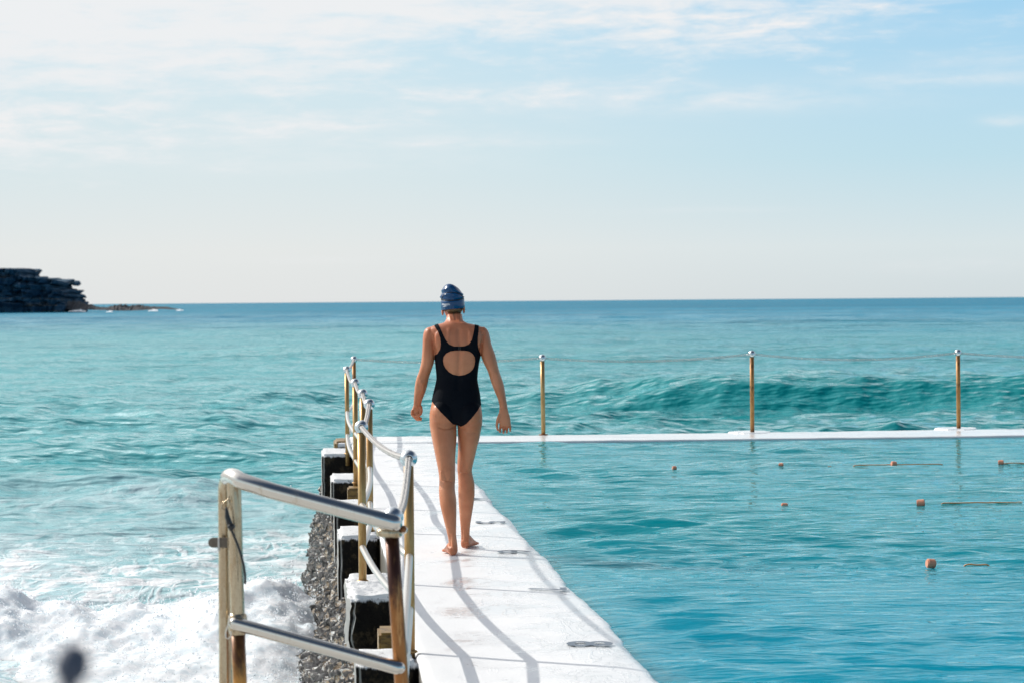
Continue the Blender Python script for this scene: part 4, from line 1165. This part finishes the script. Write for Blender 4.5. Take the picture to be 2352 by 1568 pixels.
def foot(heel, yaw, side):
    """heel: world point under the heel; yaw turns the toes out; side -1 left, 1 right"""
    c, s = math.cos(yaw), math.sin(yaw)
    def L(x, y, z): return heel + np.array([c * x + s * y, -s * x + c * y, z])
    secs = [(-.026, 0, .012, .030), (-.018, 0, .024, .050), (.0, 0, .030, .066), (.03, 0, .033, .085), (.07, .002, .034, .078), (.11, .004, .038, .058), (.15, .006, .043, .040), (.18, .006, .044, .030), (.2, .005, .040, .022)]
    V = []; seg = 20
    for (y, ox, hw, h) in secs:
        for k in range(seg):
            an = 2 * PI * k / seg
            V.append(L(-ox * side + hw * math.cos(an), y, max(.002, h * .5 + h * .5 * math.sin(an) - (.002 if math.sin(an) < 0 else 0))))
    n = len(secs); Fs = [(i * seg + k, i * seg + (k + 1) % seg, (i + 1) * seg + (k + 1) % seg, (i + 1) * seg + k) for i in range(n - 1) for k in range(seg)]
    Fs += [tuple(range(seg))[::-1], tuple((n - 1) * seg + k for k in range(seg))]
    B.add(V, Fs)
    for k in range(5):
        x = -side * (-.030 + .0165 * k) * -1; Lt = (.046, .044, .038, .032, .026)[k]; r = (.0125, .0092, .0085, .008, .0078)[k]
        xx = side * (-.031 + .0165 * k)
        y0 = .19 - .004 * k
        B.tube([L(xx, y0 - .02, .014), L(xx, y0 + Lt * .4, .014), L(xx, y0 + Lt - .01, .0105)], [r, r, r * .9], 10, round_ends=(True, True))
hl = W(580, 2612, .02); hl[2] = .001
hr = W(694, 2530, .45); hr[2] = .004
foot(hl, -.17, -1); foot(hr, .24, 1)

raw = B.build('person', M['skin'])
md = raw.modifiers.new('fuse', 'REMESH'); md.mode = 'VOXEL'; md.voxel_size = .0034; md.use_smooth_shade = True
ms = raw.modifiers.new('soften', 'SMOOTH'); ms.factor = .5; ms.iterations = 6
dg = bpy.context.evaluated_depsgraph_get(); dg.update()
fused = bpy.data.meshes.new_from_object(raw.evaluated_get(dg))
bpy.data.objects.remove(raw)
fused.name = 'person'
bv = np.zeros(len(fused.vertices) * 3); fused.vertices.foreach_get('co', bv); bv = bv.reshape(-1, 3)
swimmer = bpy.data.objects.new('person', fused)
fused.transform(Matrix.Translation(-Vector(w_loc))); swimmer.location = w_loc; link(swimmer)
fused.materials.clear(); fused.materials.append(M['skin']); fused.polygons.foreach_set('use_smooth', [True] * len(fused.polygons))
tag(swimmer, 'woman in black swimsuit and blue cap walking barefoot along the white walkway', 'person')
bvh = BVHTree.FromObject(swimmer, bpy.context.evaluated_depsgraph_get()) if False else None
tris = []
for p in fused.polygons:
    vs = list(p.vertices)
    for k in range(1, len(vs) - 1): tris.append((vs[0], vs[k], vs[k + 1]))
tris = np.array(tris)
BV = BVHTree.FromPolygons(bv.tolist(), tris.tolist())
CAMV = Vector((0, 0, CAM_H))
def drape(bvt, xc, yc, off):
    r = ray(*crop(xc, yc)); d = Vector(r).normalized()
    h, n, i, di = bvt.ray_cast(CAMV, d)
    if h is None: return None
    return np.array(h) + np.array(n) * off

# --- surface anatomy
nv = len(fused.vertices)
tmpn = np.zeros(nv * 3); fused.vertices.foreach_get('normal', tmpn); nrm0 = tmpn.reshape(-1, 3)
q0 = (bv - np.array([0, 0, CAM_H])) @ R_np
XC0 = ((1176 + F * q0[:, 0] / -q0[:, 2]) / .57422 - 1560) / .43377; YC0 = ((784 - F * q0[:, 1] / -q0[:, 2]) / .57422 - 1080) / .43377
bk = nrm0[:, 1] < -.1
def seg_field(pts, wd):
    d = np.full(nv, 1e9)
    for a, b in zip(pts[:-1], pts[1:]):
        a = np.array(a, float); b = np.array(b, float); e = b - a
        tt = np.clip(((XC0 - a[0]) * e[0] + (YC0 - a[1]) * e[1]) / (e @ e), 0, 1)
        d = np.minimum(d, np.hypot(XC0 - a[0] - tt * e[0], YC0 - a[1] - tt * e[1]))
    return np.exp(-(d / wd) ** 2)
dsp = np.zeros(nv)
for pts, wd, amp in (([(634, 560), (640, 720), (636, 900), (622, 1080)], 26, -.0075), ([(640, 690), (634, 960)], 9, -.0025),
                     ([(548, 560), (532, 640), (520, 720)], 22, .006), ([(728, 560), (744, 640), (756, 720)], 22, .006), ([(560, 560), (548, 640)], 12, -.002), ([(716, 560), (728, 640)], 12, -.002),
                     ([(470, 800), (490, 930)], 30, .003), ([(775, 800), (760, 930)], 30, .003), ([(398, 600), (410, 700), (414, 780)], 9, -.006), ([(868, 590), (842, 690), (836, 780)], 9, -.006),
                     ([(455, 1448), (500, 1460), (555, 1456), (598, 1440)], 11, -.005), ([(660, 1462), (720, 1500), (790, 1500)], 14, -.004),
                     ([(498, 1850), (520, 1930)], 16, -.004), ([(560, 1850), (545, 1930)], 9, .003), ([(470, 1860), (472, 1940)], 9, .003), ([(690, 1800), (692, 1880)], 18, -.004),
                     ([(470, 1935), (590, 1945)], 7, -.003), ([(640, 1868), (752, 1872)], 7, -.003), ([(530, 2010), (540, 2180)], 30, .004), ([(700, 1960), (702, 2120)], 30, .004),
                     ([(552, 2440), (556, 2540)], 10, -.005), ([(606, 2450), (606, 2540)], 9, -.004), ([(576, 2420), (582, 2560)], 8, .004), ([(668, 2380), (668, 2480)], 8, -.004),
                     ([(560, 470), (600, 492), (650, 500), (700, 480)], 18, .004), ([(545, 420), (560, 460)], 10, .003), ([(645, 420), (640, 470)], 10, .003), ([(598, 400), (604, 460)], 9, -.003),
                     ([(285, 1020), (292, 1045)], 14, .005), ([(985, 960), (1000, 990)], 14, .004), ([(330, 640), (318, 780)], 20, .003), ([(372, 660), (368, 800)], 10, -.002)):
    dsp += amp * seg_field(pts, wd)
bv = bv + nrm0 * (dsp * np.where(bk, 1.0, 0.0))[:, None]
fused.vertices.foreach_set('co', (bv - np.array(w_loc)).astype(np.float32).ravel()); fused.update()
BV = BVHTree.FromPolygons(bv.tolist(), tris.tolist())

# --- swimsuit cut from the body surface
inv = R_np.T
q = (bv - np.array([0, 0, CAM_H])) @ R_np            # camera space
ux = 1176 + F * q[:, 0] / -q[:, 2]; uy = 784 - F * q[:, 1] / -q[:, 2]
XC = (ux / .57422 - 1560) / .43377; YC = (uy / .57422 - 1080) / .43377
outer = [(408, 516), (424, 500), (443, 500), (462, 538), (485, 588), (510, 640), (545, 685), (590, 702), (640, 704), (690, 700), (730, 682), (754, 645), (768, 590), (778, 540), (782, 497), (800, 494), (818, 510), (815, 560), (808, 620), (808, 680),
         (816, 735), (836, 785), (838, 850), (850, 930), (860, 1010), (872, 1080), (880, 1160), (872, 1222), (838, 1236), (812, 1284), (762, 1350), (706, 1412), (655, 1440), (625, 1424), (605, 1420), (580, 1419), (530, 1368), (470, 1308),
         (420, 1250), (388, 1205), (352, 1192), (352, 1120), (378, 1075), (394, 1000), (404, 925), (412, 870), (412, 800), (412, 787), (440, 770), (462, 730), (470, 680), (464, 625), (442, 565)]
hole = [(488, 832), (494, 797), (520, 765), (560, 746), (600, 741), (645, 740), (690, 741), (732, 749), (762, 770), (780, 800), (785, 838), (780, 875), (762, 915), (730, 944), (690, 963), (635, 972), (580, 960), (540, 935), (510, 900), (493, 866)]
front = [(408, 516), (424, 500), (443, 500), (462, 538), (485, 590), (520, 650), (570, 690), (620, 700), (680, 690), (725, 660), (754, 610), (778, 540), (782, 497), (800, 494), (818, 510), (815, 560), (808, 620), (808, 680)] + outer[20:]
def sdf(poly, x, y):
    p = np.array(poly, float); n = len(p); d = np.full(len(x), 1e9); ins = np.zeros(len(x), bool)
    for i in range(n):
        a, b = p[i], p[(i + 1) % n]; e = b - a
        tt = np.clip(((x - a[0]) * e[0] + (y - a[1]) * e[1]) / (e @ e), 0, 1)
        d = np.minimum(d, np.hypot(x - a[0] - tt * e[0], y - a[1] - tt * e[1]))
        c = ((a[1] > y) != (b[1] > y)) & (x < (b[0] - a[0]) * (y - a[1]) / (b[1] - a[1] + 1e-12) + a[0])
        ins ^= c
    return np.where(ins, d, -d)
backm = bv[:, 1] < WY + T0 + .005
so_, sh_, sf_ = sdf(outer, XC, YC), sdf(hole, XC, YC), sdf(front, XC, YC)
fld = np.where(backm, np.minimum(so_, -sh_), sf_)
legdep = np.abs(bv[:, 1] - (WY + T0)) > .17
fld = np.where(legdep, -5, fld)
nrm = np.zeros((len(fused.vertices), 3)); fused.vertices.foreach_get('normal', (tmp := np.zeros(len(bv) * 3))); nrm = tmp.reshape(-1, 3)
smooth_pos = bv + nrm * .0024
SV = []; SF = []; vm = {}; em = {}
def gv(i):
    if i not in vm: vm[i] = len(SV); SV.append(smooth_pos[i])
    return vm[i]
def ge(i, j):
    k = (min(i, j), max(i, j))
    if k not in em:
        a, b = fld[k[0]], fld[k[1]]; s = a / (a - b); em[k] = len(SV)
        SV.append((bv[k[0]] * (1 - s) + bv[k[1]] * s) + (nrm[k[0]] * (1 - s) + nrm[k[1]] * s) * .0016)
    return em[k]
sel = (fld[tris] > 0).sum(1)
for t_, cnt in zip(tris[sel > 0], sel[sel > 0]):
    if cnt == 3: SF.append(tuple(gv(i) for i in t_)); continue
    poly = []
    for a, b in ((0, 1), (1, 2), (2, 0)):
        i, j = int(t_[a]), int(t_[b])
        if fld[i] > 0: poly.append(gv(i))
        if (fld[i] > 0) != (fld[j] > 0): poly.append(ge(i, j))
    SF.append(tuple(poly))
me = bpy.data.meshes.new('swimsuit'); me.from_pydata((np.array(SV) - w_loc).tolist(), [], SF); me.materials.append(M['suit'])
me.polygons.foreach_set('use_smooth', [True] * len(me.polygons))
suit = bpy.data.objects.new('swimsuit', me); link(suit, swimmer)
sd = suit.modifiers.new('thickness', 'SOLIDIFY'); sd.thickness = .0026; sd.offset = -.6
# clasp between the back bands
for k, xx in enumerate((629, 641, 653)):
    mb = MB(); pts = [drape(BV, xx, yy, .0045) for yy in (706, 722, 737)]
    mb.tube(pts, .0022, 8, round_ends=(True, True)); mb.build('clasp', M['strap'], suit, w_loc)

# --- swim cap
cb = Body()
rows = [(129, 533, 560, T0 + .055, .016), (136, 516, 582, T0 + .058, .034), (150, 500, 606, T0 + .062, .052), (172, 485, 634, T0 + .07, .070), (202, 474, 658, T0 + .078, .083), (236, 469, 678, T0 + .084, .092), (280, 467, 685, T0 + .088, .097), (325, 467, 690, T0 + .09, .098), (350, 469, 690, T0 + .09, .095), (362, 471, 688, T0 + .09, .092)]
cb.loft(rows, 64, 2.0, 7, .0)
cv_ = np.array(cb.v); q = (cv_ - np.array([0, 0, CAM_H])) @ R_np
cx = ((1176 + F * q[:, 0] / -q[:, 2]) / .57422 - 1560) / .43377; cy = ((784 - F * q[:, 1] / -q[:, 2]) / .57422 - 1080) / .43377
low_w = np.clip((cy - 240) / 120, 0, 1)
cv_[:, 2] += low_w * (cx - 578) / 110 * 11 * PXM
back = cv_[:, 1] < WY + T0 + .11
ridge_ = np.zeros(len(cv_))
def fold(fx, amp, wd):
    global ridge_
    yy = np.interp(cx, [p[0] for p in fx], [p[1] for p in fx]); ridge_ += amp * np.exp(-((cy - yy) / wd) ** 2)
fold([(480, 188), (540, 168), (600, 178), (660, 222)], .0035, 9)
fold([(480, 215), (540, 190), (600, 200), (670, 240)], -.004, 8)
fold([(470, 250), (520, 226), (590, 222), (650, 235), (686, 262)], .0055, 12)
fold([(470, 262), (505, 216), (570, 206), (640, 218), (686, 262)], -.006, 6)
fold([(470, 275), (560, 284), (640, 275), (688, 262)], -.006, 6)
fold([(470, 258), (560, 262), (640, 254), (688, 250)], .003, 10)
ctr = np.array([W(578, 280, T0 + .085)]); dirs = cv_ - ctr; dirs[:, 2] *= .3; dirs /= np.linalg.norm(dirs, axis=1)[:, None] + 1e-9
cv_ += dirs * (ridge_ * np.where(back, 1, .3))[:, None]
fcs = [f for f in cb.f if len(f) == 4] + [cb.f[-2]]
me = bpy.data.meshes.new('swim_cap'); me.from_pydata((cv_ - w_loc).tolist(), [], fcs); me.materials.append(M['cap'])
me.polygons.foreach_set('use_smooth', [True] * len(me.polygons))
capo = bpy.data.objects.new('swim_cap', me); link(capo, swimmer)
ct = []
for f in fcs:
    for k in range(1, len(f) - 1): ct.append((f[0], f[k], f[k + 1]))
CBV = BVHTree.FromPolygons(cv_.tolist(), ct)
def line_on(bvt, pts, n, off):
    p = np.array(pts, float); s = np.linspace(0, len(p) - 1, n); out = []
    for x, y in zip(np.interp(s, range(len(p)), p[:, 0]), np.interp(s, range(len(p)), p[:, 1])):
        h = drape(bvt, x, y, off)
        if h is not None: out.append(h)
    return out
# split goggle strap, two dark bands round the back of the cap
for pts, r in (([(472, 277), (500, 280), (540, 283), (580, 283), (620, 279), (655, 272), (683, 264)], .0036), ([(474, 272), (484, 250), (496, 228), (510, 218), (540, 212), (580, 210), (620, 214), (650, 226), (668, 244), (683, 262)], .0026)):
    L_ = line_on(CBV, pts, 40, .0006)
    mb = MB(); mb.tube(L_, r, 8, round_ends=(True, True)); mb.build('goggle_strap', M['strap'], swimmer, w_loc)
# printed word and chevron on the cap
c = bpy.data.curves.new('t', 'FONT'); c.body = 'speedo'; c.offset = .012; c.resolution_u = 4
o = bpy.data.objects.new('t', c); COL.objects.link(o)
dg = bpy.context.evaluated_depsgraph_get(); dg.update(); me = bpy.data.meshes.new_from_object(o.evaluated_get(dg)); bpy.data.objects.remove(o)
bm = bmesh.new(); bm.from_mesh(me)
bmesh.ops.triangulate(bm, faces=bm.faces[:])
co = np.array([v.co[:] for v in bm.verts]); lo, hi = co.min(0), co.max(0)
for v in bm.verts:
    fx = (v.co.x - lo[0]) / (hi[0] - lo[0]); fy = (v.co.y - lo[1]) / (hi[1] - lo[1])
    h = drape(CBV, 481 + 71 * fx, 330 - 24 * fy + 2 * fx, .0009); v.co = Vector(h - w_loc)
wm = bpy.data.meshes.new('cap_print'); bm.to_mesh(wm); bm.free(); wm.materials.append(M['logo'])
link(bpy.data.objects.new('cap_print', wm), capo)
def flat_patch(name, loops, parent, mat, bvt, off):
    V = []; Fs = []
    for lp_ in loops:
        b0 = len(V)
        for (x, y) in lp_: V.append(drape(bvt, x, y, off) - w_loc)
        Fs.append(tuple(range(b0, b0 + len(lp_))))
    m_ = bpy.data.meshes.new(name); m_.from_pydata([tuple(v) for v in V], [], Fs); m_.materials.append(mat)
    return link(bpy.data.objects.new(name, m_), parent)
flat_patch('cap_mark', [[(497, 327), (506, 328), (518, 331), (530, 330), (534, 331), (516, 336), (503, 332)], [(488, 342), (500, 337), (516, 335), (510, 339), (497, 342), (489, 344)]], capo, M['logo'], CBV, .0009)

# --- nape hair below the cap
mb = MB()
for k in range(150):
    x0 = random.uniform(500, 682); edge = 372 - (x0 - 578) / 110 * 11 - 8
    L_ = random.uniform(14, 34) * (1.0 if 530 < x0 < 670 else .55) + (26 if 560 < x0 < 655 else 0) * random.random()
    x1 = x0 + (598 - x0) * random.uniform(.02, .28) + random.uniform(-4, 4)
    pts = []
    for s in (0, .3, .6, .85, 1):
        h = drape(BV, x0 + (x1 - x0) * s, edge + L_ * s, .0028 - .002 * s)
        if h is not None: pts.append(h)
    if len(pts) > 3: mb.tube(pts, [.0022, .0022, .0018, .0012, .0005][:len(pts)], 5)
mb.build('hair', M['hair'], swimmer, w_loc)
# eyes
for xx in (547, 611):
    mb = MB(); mb.sphere(W(xx, 303, T0 + .165), (.0115, .0115, .0115), 14, 10); mb.build('eye', M['eye'], swimmer, w_loc)

# ------------------------------------------------------------------ render settings
S.render.engine = 'CYCLES'
S.cycles.use_denoising = True
try: S.cycles.denoiser = 'OPENIMAGEDENOISE'
except Exception: pass
S.cycles.max_bounces = 8; S.cycles.diffuse_bounces = 4; S.cycles.glossy_bounces = 4
S.cycles.sample_clamp_indirect = 4; S.cycles.caustics_reflective = False; S.cycles.caustics_refractive = False
S.view_settings.view_transform = 'Standard'; S.view_settings.look = 'None'
S.view_settings.exposure = 0; S.view_settings.gamma = 1
S.render.resolution_x = 1024; S.render.resolution_y = 682
